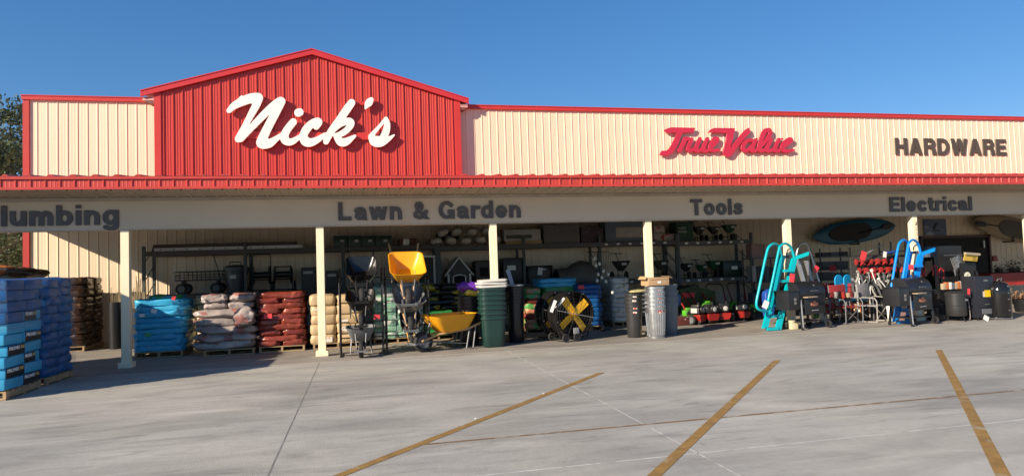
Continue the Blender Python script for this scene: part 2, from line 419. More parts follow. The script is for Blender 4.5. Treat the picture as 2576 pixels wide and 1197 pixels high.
def script_mesh(loops, tr, y, depth, mat, name):
    cu = bpy.data.curves.new('s', 'CURVE'); cu.dimensions = '2D'; cu.fill_mode = 'BOTH'; cu.extrude = depth / 2
    for l in loops:
        sp = cu.splines.new('POLY'); sp.points.add(len(l) - 1); sp.use_cyclic_u = True
        for p, q in zip(sp.points, l):
            X, Z = tr(*q); p.co = (X, Z, 0, 1)
    o = bpy.data.objects.new('s', cu); C.objects.link(o); dg = bpy.context.evaluated_depsgraph_get()
    me = bpy.data.meshes.new_from_object(o.evaluated_get(dg)); bpy.data.objects.remove(o)
    for v in me.vertices: a, b, c = v.co; v.co = (a, -c, b)
    me.materials.clear(); me.materials.append(mat); me.name = name
    bm = bmesh.new(); bm.from_mesh(me); bmesh.ops.remove_doubles(bm, verts=bm.verts, dist=1e-5); bmesh.ops.recalc_face_normals(bm, faces=bm.faces); bm.to_mesh(me); bm.free()
    ob = bpy.data.objects.new(name, me); C.objects.link(ob); ob.location = (0, y, 0); return ob

GW = .105
def ell(cx, cy, rx, ry, a0=0, a1=360, n=22): return [(cx + rx * cos(radians(a)), cy + ry * sin(radians(a))) for a in np.linspace(a0, a1, n)]
# each glyph: advance, curved strokes, straight bars
GL = {'L': (.64, [], [(.105, 0, .105, 1), (0, .1, .62, .1)]), 'T': (.70, [], [(0, .9, .70, .9), (.35, 0, .35, 1)]), 'l': (.21, [], [(.105, 0, .105, 1)]),
 'i': (.21, [], [(.105, 0, .105, .735), (.105, .83, .105, 1)]), 'H': (.72, [], [(.105, 0, .105, 1), (.615, 0, .615, 1), (.1, .5, .6, .5)]),
 'E': (.65, [], [(.105, 0, .105, 1), (0, .9, .64, .9), (0, .51, .60, .51), (0, .1, .65, .1)]),
 'A': (.76, [], [(.10, -.05, .38, 1.02), (.66, -.05, .38, 1.02), (.2, .27, .56, .27)]), 'W': (1.0, [], [(.09, 1.05, .28, -.05), (.28, -.05, .5, 1.05), (.5, 1.05, .72, -.05), (.72, -.05, .91, 1.05)]),
 'w': (.86, [], [(.08, .78, .25, -.05), (.25, -.05, .43, .78), (.43, .78, .61, -.05), (.61, -.05, .78, .78)]),
 'P': (.68, [[(.1, .895), (.40, .895)] + ell(.40, .675, .175, .22, 80, -80, 9) + [(.40, .455), (.1, .455)]], [(.105, 0, .105, 1)]),
 'R': (.72, [[(.1, .895), (.42, .895)] + ell(.42, .695, .17, .20, 80, -80, 9) + [(.42, .495), (.1, .495)], [(.40, .5), (.55, .42), (.60, .22), (.63, -.1)]], [(.105, 0, .105, 1)]),
 'D': (.73, [[(.1, .895), (.32, .895)] + ell(.32, .5, .30, .395, 85, -85, 13) + [(.32, .105), (.1, .105)]], [(.105, 0, .105, 1)]),
 'G': (.80, [ell(.40, .5, .295, .41, 40, 330, 20)], [(.44, .42, .78, .42), (.69, 0, .69, .5)]),
 '&': (.76, [[(.66, .44), (.60, .26), (.48, .12), (.30, .085), (.14, .18), (.13, .32), (.26, .46), (.42, .6), (.45, .76), (.36, .89), (.24, .88), (.18, .76), (.24, .6), (.44, .33), (.74, -.04)]], []),
 'o': (.62, [ell(.31, .365, .205, .275)], []), 'b': (.62, [ell(.315, .365, .205, .275)], [(.105, 0, .105, 1)]), 'd': (.62, [ell(.305, .365, .205, .275)], [(.515, 0, .515, 1)]),
 'g': (.62, [ell(.305, .365, .205, .275), [(.515, .1), (.50, -.10), (.40, -.19), (.25, -.19), (.12, -.11)]], [(.515, 0, .515, .735)]),
 'n': (.60, [[(.105, .40), (.18, .57), (.31, .63), (.44, .56), (.49, .42), (.49, -.1)]], [(.105, 0, .105, .735)]),
 'm': (.88, [[(.105, .42), (.18, .57), (.28, .63), (.39, .57), (.44, .42), (.44, -.1)], [(.44, .42), (.51, .57), (.61, .63), (.72, .57), (.77, .42), (.77, -.1)]], [(.105, 0, .105, .735)]),
 'u': (.60, [[(.105, .8), (.105, .3), (.15, .15), (.27, .1), (.40, .16), (.49, .32)]], [(.495, 0, .495, .735)]),
 'r': (.41, [[(.105, .38), (.16, .55), (.27, .62), (.40, .62)]], [(.105, 0, .105, .735)]),
 'e': (.61, [ell(.31, .365, .20, .275, 0, 318, 20)], [(.13, .345, .56, .345)]), 'c': (.57, [ell(.31, .365, .20, .275, 42, 318, 18)], []),
 'a': (.60, [[(.09, .52), (.15, .60), (.28, .635), (.42, .59), (.475, .46), (.475, .2), (.50, .06), (.55, -.04)], [(.47, .42), (.25, .38), (.13, .31), (.11, .19), (.20, .10), (.33, .11), (.47, .24)]], []),
 's': (.56, [[(.46, .53), (.40, .61), (.27, .64), (.15, .58), (.15, .47), (.27, .39), (.40, .34), (.46, .23), (.39, .12), (.26, .09), (.15, .12), (.09, .21)]], []),
 't': (.38, [[(.19, 1.0), (.19, .22), (.24, .12), (.37, .11)]], [(.03, .635, .37, .635)]), ' ': (.30, [], [])}
def sans(body, x0, x1, z0, zcap, y, depth, mat, name):
    loops = []; X = 0
    for ch in body:
        adv, st, bars = GL[ch]; strokes = [[(px_, py_, GW * (.92 if ch in 'ase&' else 1)) for px_, py_ in q] for q in st]; polys = []
        for a, b, c, d in bars:
            dx, dy = c - a, d - b; L_ = sqrt(dx * dx + dy * dy); nx, ny = -dy / L_ * GW, dx / L_ * GW; polys.append([(a + nx, b + ny), (c + nx, d + ny), (c - nx, d - ny), (a - nx, b - ny)])
        if strokes or polys:
            lo = -.32 if ch == 'g' else 0; hi = .735 if ch in 'nmurwaseco' else (.93 if ch == 't' else 1)
            for l in script(strokes, polys, (-.15, lo - .06, adv + .15, 1.12), .0125, clip=(lo, hi), lin=True): loops.append(l + np.array([X, 0]))
        X += adv + .105
    X -= .105; f = lambda u, v: (x0 + u / X * (x1 - x0), z0 + v * (zcap - z0))
    return script_mesh(loops, f, y + depth / 2, depth, mat, name)
# ------------------------------------------------------------------ lettering
gray = M('letter_gray', (.088, .076, .070), .55, var=.15, scale=6)
def beam_sign(body, px0, px1, z0, z1, label, x0=None):
    a = at(px0, 540, BY).x if x0 is None else x0; b = at(px1, 540, BY).x
    o = sans(body, a, b, z0, z1, BY - .03, .026, gray, 'letter_sign')
    tag(o, label, 'sign', 'department signs along the porch beam')
beam_sign('Plumbing', 0, 300, 2.648, 3.02, 'grey raised letters reading Plumbing at the beam left end', x0=-6.6)
beam_sign('Lawn & Garden', 851, 1310, 2.655, 3.02, 'grey raised letters reading Lawn & Garden on the porch beam')
beam_sign('Tools', 1737, 1868, 2.645, 3.005, 'grey raised letters reading Tools on the porch beam')
beam_sign('Electrical', 2238, 2445, 2.65, 3.005, 'grey raised letters reading Electrical on the porch beam')
hb = M('letter_black', (.075, .062, .045), .5, var=.15)
o = sans('HARDWARE', at(2251, 392, W).x, at(2530, 392, W).x, 4.975, 5.545, W - .05, .028, hb, 'letter_sign')
tag(o, 'black capital letters reading HARDWARE on the cream parapet', 'sign')
num = thing('house_number', 'dark digits running down the post right of the grills', 'number', (S0 + 5 * SP, BY, 0))
for k, ch in enumerate('1036'):
    z = 2.40 - k * .125
    text(ch, .0, .05, z - .085, z, -.004, .005, M('digit_gray', (.42, .37, .28), .6), 'digit', num, bold=-.015)

white = M('sign_white', (.86, .84, .78), .4, var=.03)
NK = [[(225, 302, 24), (275, 255, 34), (335, 222, 40), (410, 190, 45), (470, 180, 49), (508, 178, 47)],
      [(330, 200, 22), (350, 158, 6)],
      [(512, 178, 44), (490, 245, 38), (445, 330, 33), (395, 425, 29), (350, 510, 31), (315, 578, 33)],
      [(340, 580, 28), (440, 470, 31), (560, 345, 35), (650, 262, 38), (715, 212, 38), (732, 213, 42)],
      [(725, 225, 43), (665, 345, 42), (605, 460, 42), (560, 555, 46), (548, 612, 58)],
      [(560, 622, 52), (620, 618, 42), (680, 578, 28), (740, 535, 20)],
      [(850, 412, 35), (810, 460, 36), (772, 520, 38), (765, 575, 42), (800, 605, 36), (850, 597, 30), (925, 545, 18)],
      [(898, 322, 39), (912, 317, 38)],
      [(1072, 460, 28), (1092, 412, 40), (1035, 425, 36), (980, 480, 40), (950, 540, 38), (962, 590, 46), (1005, 612, 42), (1075, 590, 32), (1155, 535, 20)],
      [(1416, 226, 36), (1370, 290, 39), (1300, 390, 37), (1230, 485, 35), (1185, 560, 34), (1168, 603, 28)],
      [(1195, 545, 20), (1280, 455, 24), (1355, 410, 32), (1400, 412, 38), (1408, 440, 33), (1370, 490, 30), (1310, 530, 28), (1265, 545, 24)],
      [(1262, 545, 24), (1290, 585, 34), (1322, 610, 40), (1370, 600, 36), (1448, 548, 14)],
      [(1608, 194, 22), (1585, 224, 36), (1566, 250, 24), (1550, 285, 6)],
      [(1750, 378, 18), (1690, 450, 16), (1615, 535, 22)],
      [(1752, 385, 20), (1762, 440, 30), (1745, 520, 36), (1705, 578, 30), (1665, 565, 18)],
      [(1612, 555, 34), (1640, 605, 42), (1700, 614, 38), (1770, 580, 24), (1832, 537, 7)]]
lp = script(NK, [], (170, 100, 1880, 700), 5)
NY = GY - .16
def trN(u, v):
    q = at((620 + u * .31056) * .83447, (240 + v * .31056) * .83447, NY); return q.x, q.z
sg = script_mesh(lp, trN, NY + .04, .08, white, 'script_sign'); tag(sg, "huge white script letters reading Nick's on the red gable", 'sign')
def Nq(u, v): return trN(u, v)
m = MB(); a = Nq(262, 492); b = Nq(1610, 572); c = Nq(262, 572)
m.box(a[0], b[0], GY - .075, GY - .03, (c[1] + b[1]) / 2, (a[1] + Nq(1610, 510)[1]) / 2)
a = Nq(1440, 205); b = Nq(1590, 240); m.box(a[0], b[0], GY - .075, GY - .03, b[1], a[1])
m.build('raceway', redt, sg, loc=(0, -sg.location.y, 0), smooth=False)
TVs = [[(650, 345, 30), (615, 430, 32), (575, 505, 30)], [(660, 345, 30), (705, 352, 26), (748, 352, 18)],
       [(735, 360, 24), (700, 440, 30), (690, 495, 32), (735, 505, 26), (785, 465, 22)],
       [(845, 350, 28), (805, 440, 30), (790, 500, 32), (840, 508, 26), (890, 470, 22)], [(945, 350, 28), (905, 440, 30), (890, 500, 32), (945, 508, 26), (1000, 470, 22)],
       [(985, 470, 26), (1055, 405, 28), (1082, 355, 30), (1045, 345, 28), (1000, 410, 30), (985, 480, 32), (1030, 508, 28), (1105, 495, 22)],
       [(1560, 375, 26), (1490, 368, 28), (1430, 430, 30), (1430, 495, 32), (1480, 505, 26), (1545, 440, 22)], [(1600, 358, 24), (1560, 440, 28), (1540, 500, 32), (1590, 508, 26), (1640, 470, 22)],
       [(1625, 480, 22), (1710, 400, 26), (1785, 290, 28), (1775, 232, 30), (1715, 250, 34), (1670, 350, 32), (1640, 470, 30), (1665, 508, 30), (1730, 490, 24)],
       [(1800, 358, 26), (1755, 450, 28), (1745, 500, 32), (1795, 508, 26), (1850, 470, 22)], [(1905, 358, 26), (1865, 450, 28), (1850, 500, 32), (1900, 508, 26), (1955, 475, 22)], [(1890, 352, 14), (1955, 352, 12)],
       [(1940, 475, 24), (2030, 405, 28), (2070, 365, 30), (2035, 355, 28), (1975, 410, 30), (1950, 480, 32), (2000, 512, 28), (2095, 500, 20)]]
TVp = [[(365, 232), (425, 203), (480, 195), (785, 203), (755, 268), (615, 268), (585, 330), (555, 410), (515, 490), (475, 540), (410, 572), (345, 575), (305, 562), (335, 508), (395, 508), (430, 485), (465, 425), (505, 350), (535, 270), (480, 266), (405, 275)],
       [(955, 275), (985, 225), (1040, 203), (1315, 207), (1290, 330), (1252, 475), (1310, 400), (1380, 310), (1440, 240), (1500, 198), (1522, 268), (1478, 305), (1400, 400), (1320, 505), (1265, 575), (1220, 592), (1180, 580), (1150, 545), (1190, 390), (1208, 272), (1050, 270), (1000, 262)]]
lp = script([[(x, y, r * .86) for x, y, r in q] for q in TVs], TVp, (280, 170, 2160, 620), 4)
TY = W - .12
def trT(u, v):
    q = at((1920 + u * .22516) * .83447, (340 + v * .22516) * .83447, TY); return q.x, q.z
sg = script_mesh(lp, trT, TY + .025, .05, M('sign_red', (.50, .025, .06), .4, var=.05), 'script_sign'); tag(sg, 'red script letters reading True Value on the cream parapet', 'sign')

# ------------------------------------------------------------------ trees beyond the left corner
leafm = M('leaf_green', (.075, .092, .036), .6, var=.45, scale=.6, rand=1)
barkm = M('bark', (.13, .10, .075), .9, var=.3, scale=4)
def tree(x, y, h, r, label, seed):
    rnd = random.Random(seed)
    t = thing('broadleaf_tree', label, 'tree', (x, y, 0), group='trees beyond the left corner')
    m = MB(); m.tube([(0, 0, -.1), (.15, 0, h * .3), (.1, .2, h * .6), (0, .1, h * .9)], [.32, .24, .15, .05], 8)
    for k in range(7):
        a = rnd.random() * 6.28; z = h * rnd.uniform(.3, .7)
        m.tube([(.1, .1, z), (cos(a) * r * .4, sin(a) * r * .4, z + h * .08), (cos(a) * r * .8, sin(a) * r * .8, z + h * .16)], [.12, .07, .03], 6)
    m.build('trunk', barkm, t)
    m = MB()
    for c in range(70):
        a = rnd.random() * 6.28; zz = rnd.uniform(.22, 1.0); rr = r * sqrt(rnd.random()) * (1.05 - abs(zz - .55) * 1.1)
        cx_, cy_, cz_ = cos(a) * rr, sin(a) * rr, zz * h; cr_ = rnd.uniform(.35, .95)
        for q in range(130):
            d = Vector((rnd.gauss(0, 1), rnd.gauss(0, 1), rnd.gauss(0, .7))) * cr_ * .55
            p = Vector((cx_, cy_, cz_)) + d; s = rnd.uniform(.05, .13)
            u = Vector((rnd.gauss(0, 1), rnd.gauss(0, 1), rnd.gauss(0, 1))).normalized(); v = u.orthogonal().normalized()
            m.poly([p - u * s - v * s * .5, p + v * s * .2 - u * s * .2, p + u * s, p - v * s * .6 + u * .2 * s])
    m.build('crown', leafm, t, smooth=False)
for i, (px, Y, h, r, lb) in enumerate(((22, 33, 9.3, 2.4, 'tall dark green tree showing above the red fascia'), (-50, 30, 7.4, 2.4, 'lower bushy tree filling the gap under the beam'), (45, 40, 6.0, 2.6, 'small tree close beside the red corner trim'), (-130, 36, 9.5, 3, 'tree cut by the left picture edge'))):
    g = at(px, 600, Y); tree(g.x, Y, h, r, lb, 30 + i)

# ================================================================== merchandise
ORD = ['topmost', 'second', 'third', 'fourth', 'fifth', 'sixth', 'seventh', 'eighth', 'ninth', 'tenth', 'eleventh', 'twelfth', 'thirteenth', 'fourteenth', 'fifteenth', 'sixteenth']
wood = M('pallet_wood', (.36, .25, .14), .8, var=.25, scale=5, bump=.2, rand=1)
black = M('black_plastic', (.014, .014, .015), .32, var=.2, scale=8)
blackm = M('black_metal', (.013, .013, .014), .35, var=.15)
steel = M('galvanized', (.56, .58, .60), .28, .9, var=.12, scale=14)
zinc = M('zinc_gray', (.13, .135, .145), .5, .1, var=.1)
whitep = M('white_paper', (.78, .77, .74), .6, var=.06, scale=12)
redp = M('red_paper', (.72, .05, .06), .55, var=.05)
rubber = M('rubber', (.018, .018, .018), .8, var=.2)
rackg = M('rack_green_gray', (.055, .065, .062), .5, var=.15, scale=6)
shelfg = M('shelf_gray', (.10, .11, .115), .5, var=.1)
deckm = M('deck_brown', (.085, .07, .055), .7, var=.2, scale=4)
card = M('cardboard', (.46, .30, .16), .75, var=.1, scale=4)
film = bpy.data.materials.new('stretch_film'); film.use_nodes = True
_t = film.node_tree; _o = _t.nodes['Material Output']; _t.nodes.remove(_t.nodes['Principled BSDF'])
_a = _t.nodes.new('ShaderNodeBsdfTransparent'); _b = _t.nodes.new('ShaderNodeBsdfPrincipled'); _m = _t.nodes.new('ShaderNodeMixShader')
_b.inputs['Base Color'].default_value = (.16, .24, .34, 1); _b.inputs['Roughness'].default_value = .18
_n = _t.nodes.new('ShaderNodeTexNoise'); _n.inputs['Scale'].default_value = 5; _n.inputs['Detail'].default_value = 5; _tc = _t.nodes.new('ShaderNodeTexCoord')
_mp = _t.nodes.new('ShaderNodeMapping'); _mp.inputs['Scale'].default_value = (1, 1, 3); _t.links.new(_tc.outputs['Object'], _mp.inputs[0]); _t.links.new(_mp.outputs[0], _n.inputs[0])
_r2 = _t.nodes.new('ShaderNodeMapRange'); _r2.inputs[1].default_value = .35; _r2.inputs[2].default_value = .75; _r2.inputs[3].default_value = .04; _r2.inputs[4].default_value = .30
_t.links.new(_n.outputs[0], _r2.inputs[0]); _t.links.new(_r2.outputs[0], _m.inputs[0]); _t.links.new(_a.outputs[0], _m.inputs[1]); _t.links.new(_b.outputs[0], _m.inputs[2])
_bp = _t.nodes.new('ShaderNodeBump'); _bp.inputs['Strength'].default_value = .6; _bp.inputs['Distance'].default_value = .03; _t.links.new(_n.outputs[0], _bp.inputs['Height']); _t.links.new(_bp.outputs[0], _b.inputs['Normal'])
_t.links.new(_m.outputs[0], _o.inputs[0])

def bag_mesh(w, d, h, seed, mat, wr=.018, ex=.42, ez=.62):
    bm = bmesh.new(); nu, nv = 60, 16; rows = []
    off = Vector((seed * 3.7, seed * 1.9, seed * 5.3))
    sg = lambda v, e: math.copysign(abs(v) ** e, v)
    for j in range(nv + 1):
        v = -pi / 2 + pi * j / nv; row = []
        for i in range(nu):
            u = 2 * pi * i / nu
            p = Vector((w / 2 * sg(cos(u), ex) * sg(cos(v), ez), d / 2 * sg(sin(u), ex) * sg(cos(v), ez), h / 2 * sg(sin(v), ez)))
            q = Vector((p.x / .16, p.y / .16, p.z / .07))
            n = noise.noise(q + off) * wr + noise.noise(q * 2.4 + off) * wr * .6 + abs(noise.noise(q * 4.5 + off)) * wr * .35
            e = p.normalized(); p += Vector((e.x * n * 1.2, e.y * n * 1.6, n * .6))
            p.z += noise.noise(Vector((p.x * 3, p.y * 3, seed * 2.0))) * h * .16
            row.append(bm.verts.new(p))
        rows.append(row)
    for a, b in zip(rows, rows[1:]):
        for i in range(nu): bm.faces.new((a[i], a[(i + 1) % nu], b[(i + 1) % nu], b[i]))
    bmesh.ops.remove_doubles(bm, verts=bm.verts, dist=1e-4); bmesh.ops.recalc_face_normals(bm, faces=bm.faces)
    me = bpy.data.meshes.new('bag'); bm.to_mesh(me); bm.free(); me.materials.append(mat)
    me.polygons.foreach_set('use_smooth', [True] * len(me.polygons)); return me

def pallet(x0, x1, y0, y1, label, h=.12):
    w_, d_ = x1 - x0, y1 - y0
    t = thing('wooden_pallet', label, 'pallet', ((x0 + x1) / 2, (y0 + y1) / 2, .006), group='wooden pallets')
    m = MB()
    n = 7
    for k in range(n):
        yy = -d_ / 2 + k * (d_ - .09) / (n - 1); m.box(-w_ / 2, w_ / 2, yy, yy + .09, h - .018, h)
    m.build('deck_boards', wood, t, smooth=False)
    m = MB()
    for xx in (-w_ / 2 + .001, -.02, w_ / 2 - .041): m.box(xx, xx + .04, -d_ / 2 + .003, d_ / 2 - .003, .0205, h - .0185)
    m.build('stringers', wood, t, smooth=False)
    m = MB()
    for yy in (-d_ / 2, -.045, d_ / 2 - .09): m.box(-w_ / 2 + .002, w_ / 2 - .002, yy, yy + .09, 0, .02)
    m.build('base_boards', wood, t, smooth=False)
    return t

def stack(name, desc, cat, group, x0, x1, y0, y1, z0, rows, h, cols, mat, wr=.018, ex=.34, jit=.02, axis='x', flat=.92, alt=False, nvar=4, ez=.42):
    out = []; meshes = {}; cols0 = cols; wr *= 1.25
    for r in range(rows):
        cols = 1 if alt and r % 2 else cols0
        W_ = (x1 - x0) / (cols if axis == 'x' else 1); D_ = (y1 - y0) / (cols if axis == 'y' else 1)
        for c in range(cols):
            mm = mat[(r * 7 + c * 3) % len(mat)] if isinstance(mat, list) else mat
            key = (mm.name, random.randrange(nvar), cols)
            if key not in meshes: meshes[key] = bag_mesh(W_ * 1.03, D_ * 1.0, h / flat * 1.3, random.random() * 50, mm, wr, ex, ez)
            o = bpy.data.objects.new(name, meshes[key]); C.objects.link(o)
            xx = x0 + W_ * ((c if axis == 'x' else 0) + .5) + random.uniform(-jit, jit); yy = y0 + D_ * ((c if axis == 'y' else 0) + .5) + random.uniform(-jit, jit)
            o.location = (xx, yy, z0 + h * (r + .5)); o.rotation_euler = (random.uniform(-.02, .02), random.uniform(-.02, .02), random.uniform(-.03, .03) + (pi if random.random() < .5 else 0))
            k = rows - 1 - r
            lay = {0: 'topmost', rows - 1: 'bottom'}.get(k, f'{ORD[k]} from top')
            side = '' if cols == 1 else ((', left side', ', right side') if axis == 'x' else (', near side', ', far side'))[min(c, 1)] if cols == 2 else (', left', ', middle', ', right')[c]
            tag(o, f'{desc}, {lay}{side}', cat, group); out.append(o)
    return out
def sticker(par, x, y, z, w_, h_, mat=None, name='label', rot=(0, 0, 0)):
    m = MB(); m.box(-w_ / 2, w_ / 2, -.002, .001, -h_ / 2, h_ / 2); return m.build(name, mat or whitep, par, (x, y, z), rot, smooth=False)
def tagcard(px, py, Y, w_, h_, label, mat=None, rz=0, ry=0, name='price_card'):
    p = at(px, py, Y); m = MB(); m.box(-w_ / 2, w_ / 2, -.002, .002, -h_ / 2, h_ / 2)
    o = m.build(name, mat or redp, loc=p, rot=(0, ry, rz), smooth=False); return tag(o, label, 'card', 'price cards')

cyan = M('bag_blue', (.05, .38, .62), .38, var=.12, scale=5, col2=(.35, .50, .55), amt=.66, rand=1, bump=.3, bscale=22)
dblue = M('bag_deep_blue', (.010, .085, .26), .32, var=.2, scale=4, rand=1, bump=.3, bscale=22)
pinkw = M('bag_white_pink', (.33, .28, .26), .3, var=.35, scale=4, col2=(.30, .13, .11), amt=.58, rand=1, bump=.35, bscale=20)
redb = M('bag_red_brown', (.22, .042, .026), .26, var=.25, scale=6, col2=(.33, .08, .05), amt=.6, rand=1, bump=.4, bscale=24)
tanb = M('bag_tan', (.50, .36, .20), .5, var=.1, scale=5, rand=1, bump=.2, bscale=18)
beigeb = M('bag_beige', (.42, .36, .24), .4, var=.15, scale=5, rand=1, bump=.3)
brownb = M('bag_dark_brown', (.045, .022, .012), .22, var=.35, scale=5, col2=(.10, .055, .03), amt=.62, rand=1, bump=.4)
greenw = M('bag_green_white', (.22, .42, .30), .35, var=.15, scale=4, col2=(.62, .64, .60), amt=.52, rand=1, bump=.3)
greenb = M('bag_green', (.03, .22, .06), .35, var=.2, scale=4, rand=1, bump=.3)
bkyel = M('bag_black_yellow', (.018, .016, .012), .3, var=.2, scale=3.2, col2=(.62, .46, .03), amt=.56, rand=1, stretch=(1, 1, 2.2))
orangeb = M('bag_orange_brown', (.42, .14, .05), .35, var=.2, scale=4, col2=(.45, .33, .24), amt=.5, rand=1, bump=.3)
purpb = M('bag_purple', (.13, .035, .36), .28, var=.2, scale=4, col2=(.40, .32, .52), amt=.66, rand=1, bump=.4)
yelb = M('bag_yellow', (.60, .48, .05), .3, var=.2, scale=5, col2=(.1, .09, .02), amt=.62, rand=1, bump=.4)
mixb = M('bag_mixed', (.10, .34, .09), .35, var=.2, scale=4, col2=(.52, .22, .12), amt=.5, rand=1, bump=.3)
whiteb = M('bag_white', (.55, .55, .52), .35, var=.1, scale=5, col2=(.30, .32, .22), amt=.62, rand=1, bump=.3)

# ---- left: wrapped pallets seen on their right sides
balec = M('bale_blue', (.04, .33, .56), .4, var=.08, scale=3, rand=1)
balek = M('bale_black_print', (.015, .015, .017), .35, var=.2, scale=6)
lett = M('print_white', (.85, .85, .83), .5, var=.05)
gold = M('print_gold', (.50, .33, .10), .5, var=.05)
px0, px1, py0, py1 = -5.85, -4.86, 10.72, 11.78
pallet(px0, px1, py0, py1, 'wooden pallet under the printed peat bales at far left')
rotf = Matrix.Rotation(radians(90), 4, 'Z')
bm_ = {}
def bale(y, z, w_, h_, kind, lab):
    m = MB(); m.box(-.46, 0, -w_ / 2, w_ / 2, -h_ / 2, h_ / 2, bev=.028)
    o = m.build('peat_bale', balec if kind != 'd' else dblue, loc=(px1 + random.uniform(-.015, .015), y, z), rot=(random.uniform(-.03, .03), 0, random.uniform(-.02, .02)))
    tag(o, lab, 'bale', 'peat bales on the wrapped pallet')
    if kind in 'pq':
        m = MB(); a, b = (-w_ * .46, w_ * .47) if kind == 'p' else (-w_ * .46, w_ * .2); m.box(-.01, .004, a, b, -h_ * .44, h_ * .45, bev=.004); pp = m.build('print_panel', balek, o)
        wd = (b - a)
        text('PROMIX', a + wd * .05, a + wd * .70, h_ * .04, h_ * .37, 0, .003, lett, 'lettering', pp, bold=.03, face=Matrix.Translation((.0075, 0, 0)) @ rotf)
        m = MB(); m.box(.0045, .0065, a + wd * .74, a + wd * .95, h_ * .08, h_ * .34); m.build('emblem', gold, pp, smooth=False)
    return o
hb_ = .155; zz = .13
lay = ['cp', 'pc', 'cq', 'pc', 'cp', 'cc', 'dq', 'dd', 'dd', 'dd']
nm = ['near', 'far']; rn = ['bottom', 'second', 'third', 'fourth', 'fifth', 'sixth', 'seventh', 'eighth', 'ninth', 'top']
for r in range(10):
    for c in range(2):
        y = py0 + .26 + c * .535 + (.03 if r % 2 else -.02)
        k = lay[r][c]
        kind = {'p': 'black printed', 'q': 'half printed', 'c': 'plain cyan', 'd': 'dark blue'}[k]
        bale(y, zz + hb_ * (r + .5), .53, hb_ * .985, k, f'{kind} peat bale on the leftmost pallet, {rn[r]} row, {nm[c]} column')
m = MB()
m.loft([[(px0 - .02, py0 - .02, z), (px1 + .02 + dx, py0 - .02, z), (px1 + .02 + dx, py0 + .5, z + .01), (px1 + .02 + dx, py1 + .02, z), (px0 - .02, py1 + .02, z)] for z, dx in ((.95, .0), (1.2, .012), (1.45, .0), (1.66, -.005))], cap0=False)
o = m.build('stretch_wrap', film, smooth=False); tag(o, 'clear stretch film round the upper rows of the leftmost bale pallet', 'film')
bx0, bx1, by0, by1 = -5.95, -4.86, 11.95, 12.95
pallet(bx0, bx1, by0, by1, 'wooden pallet under the deep blue wrapped bags')
stack('soil_bag', 'deep blue bag on the second wrapped pallet', 'bag', 'deep blue bags on the wrapped pallet', bx0, bx1, by0, by1, .12, 11, .141, 2, dblue, axis='y')
m = MB(); m.loft([[(bx0 - .03, by0 - .03, z), (bx1 + .03 + dx, by0 - .03, z), (bx1 + .035 + dx, by0 + .5, z), (bx1 + .03 + dx, by1 + .03, z), (bx0 - .03, by1 + .03, z)] for z, dx in ((.2, 0), (.6, .015), (1.0, -.005), (1.4, .015), (1.70, 0))], cap0=False)
o = m.build('stretch_wrap', film, smooth=False); tag(o, 'clear stretch film round the deep blue bag pallet', 'film')
# pallet behind with orange bags
ox0, ox1, oy0, oy1 = -7.25, -6.1, 13.5, 14.4
pallet(ox0, ox1, oy0, oy1, 'wooden pallet under the orange brown bags behind the blue pallets')
stack('soil_bag', 'orange brown bag behind the blue wrapped pallets', 'bag', 'orange brown bags at the left', ox0, ox1, oy0, oy1, .12, 11, .15, 2, [orangeb, beigeb, brownb], wr=.03, ez=.55)
stack('soil_bag', 'orange bag with pale print lying loose on the highest pale bags', 'bag', None, -6.75, -6.1, 13.5, 14.3, 1.78, 1, .13, 1, orangeb, wr=.03, ez=.7); stack('soil_bag', 'dark brown bag slumped beside the loose orange bag', 'bag', None, -6.15, -5.72, 13.5, 14.3, 1.73, 1, .13, 1, brownb, wr=.03, ez=.8)
t = thing('shade_blocker', 'unseen boarded timber crate past the left edge, shading the first post', 'blocker', (-7.7, 12.1, .006))  # unseen block, added so that its shadow falls on the first post
for k in range(13):
    m = MB(); m.box(-.6, .6, -.5, .5, .08 + k * .21, .08 + k * .21 + .195); m.build('board_row', wood, t, smooth=False)
m = MB()
for sx in (-.63, .601):
    for sy in (-.45, .38): m.box(sx, sx + .03, sy, sy + .07, 0, 2.81)
m.build('batten', wood, t, smooth=False)
# dark bags against the wall
pallet(-7.45, -6.28, 17.35, 18.55, 'wooden pallet under the dark brown bags by the wall corner')
stack('mulch_bag', 'dark brown bag on pallet by wall corner', 'bag', 'dark brown bags by the corner', -7.45, -6.28, 17.35, 18.55, .12, 11, .142, 2, brownb, wr=.022, axis='y')
# blue, beige, pink-white, red, tan
a, b = at(333, 880, 15.1).x, at(463, 880, 15.1).x
pallet(a + .03, b - .03, 15.12, 16.05, 'wooden pallet under the bright blue bags')
stack('soil_bag', 'bright blue bag on the pallet beside the left post', 'bag', 'bright blue bags beside the left post', a, b, 15.1, 16.05, .12, 9, .118, 1, [cyan, cyan, M('bag_blue_plain', (.04, .36, .62), .36, var=.12, rand=1, bump=.3, bscale=22)], wr=.024, jit=.025)
o = stack('soil_bag', 'light blue bag with green print lying on the bright blue stack', 'bag', None, a + .25, b - .12, 15.2, 15.9, 1.185, 1, .08, 1, [M('bag_blue_green', (.04, .33, .50), .36, var=.12, scale=4, col2=(.03, .30, .07), amt=.52, rand=1, bump=.3)], wr=.02)
for q, (px, py, w_, h_, rr) in enumerate(((387, 782, .11, .08, .2), (357, 793, .10, .06, .1), (372, 842, .1, .06, .15))):
    tagcard(px, py, 15.06, w_, h_, ('white sheet stuck on the bright blue bags, upper right', 'white slip stuck on the bright blue bags, upper middle', 'green slip hanging low on the bright blue bags')[q], (whitep, whitep, M('green_slip', (.06, .42, .08), .5))[q], ry=rr)
tagcard(437, 749, 15.06, .07, .09, 'red card at the top of the bright blue bags', ry=.3)
pallet(-4.12, -3.2, 16.7, 17.6, 'wooden pallet under the beige bags behind')
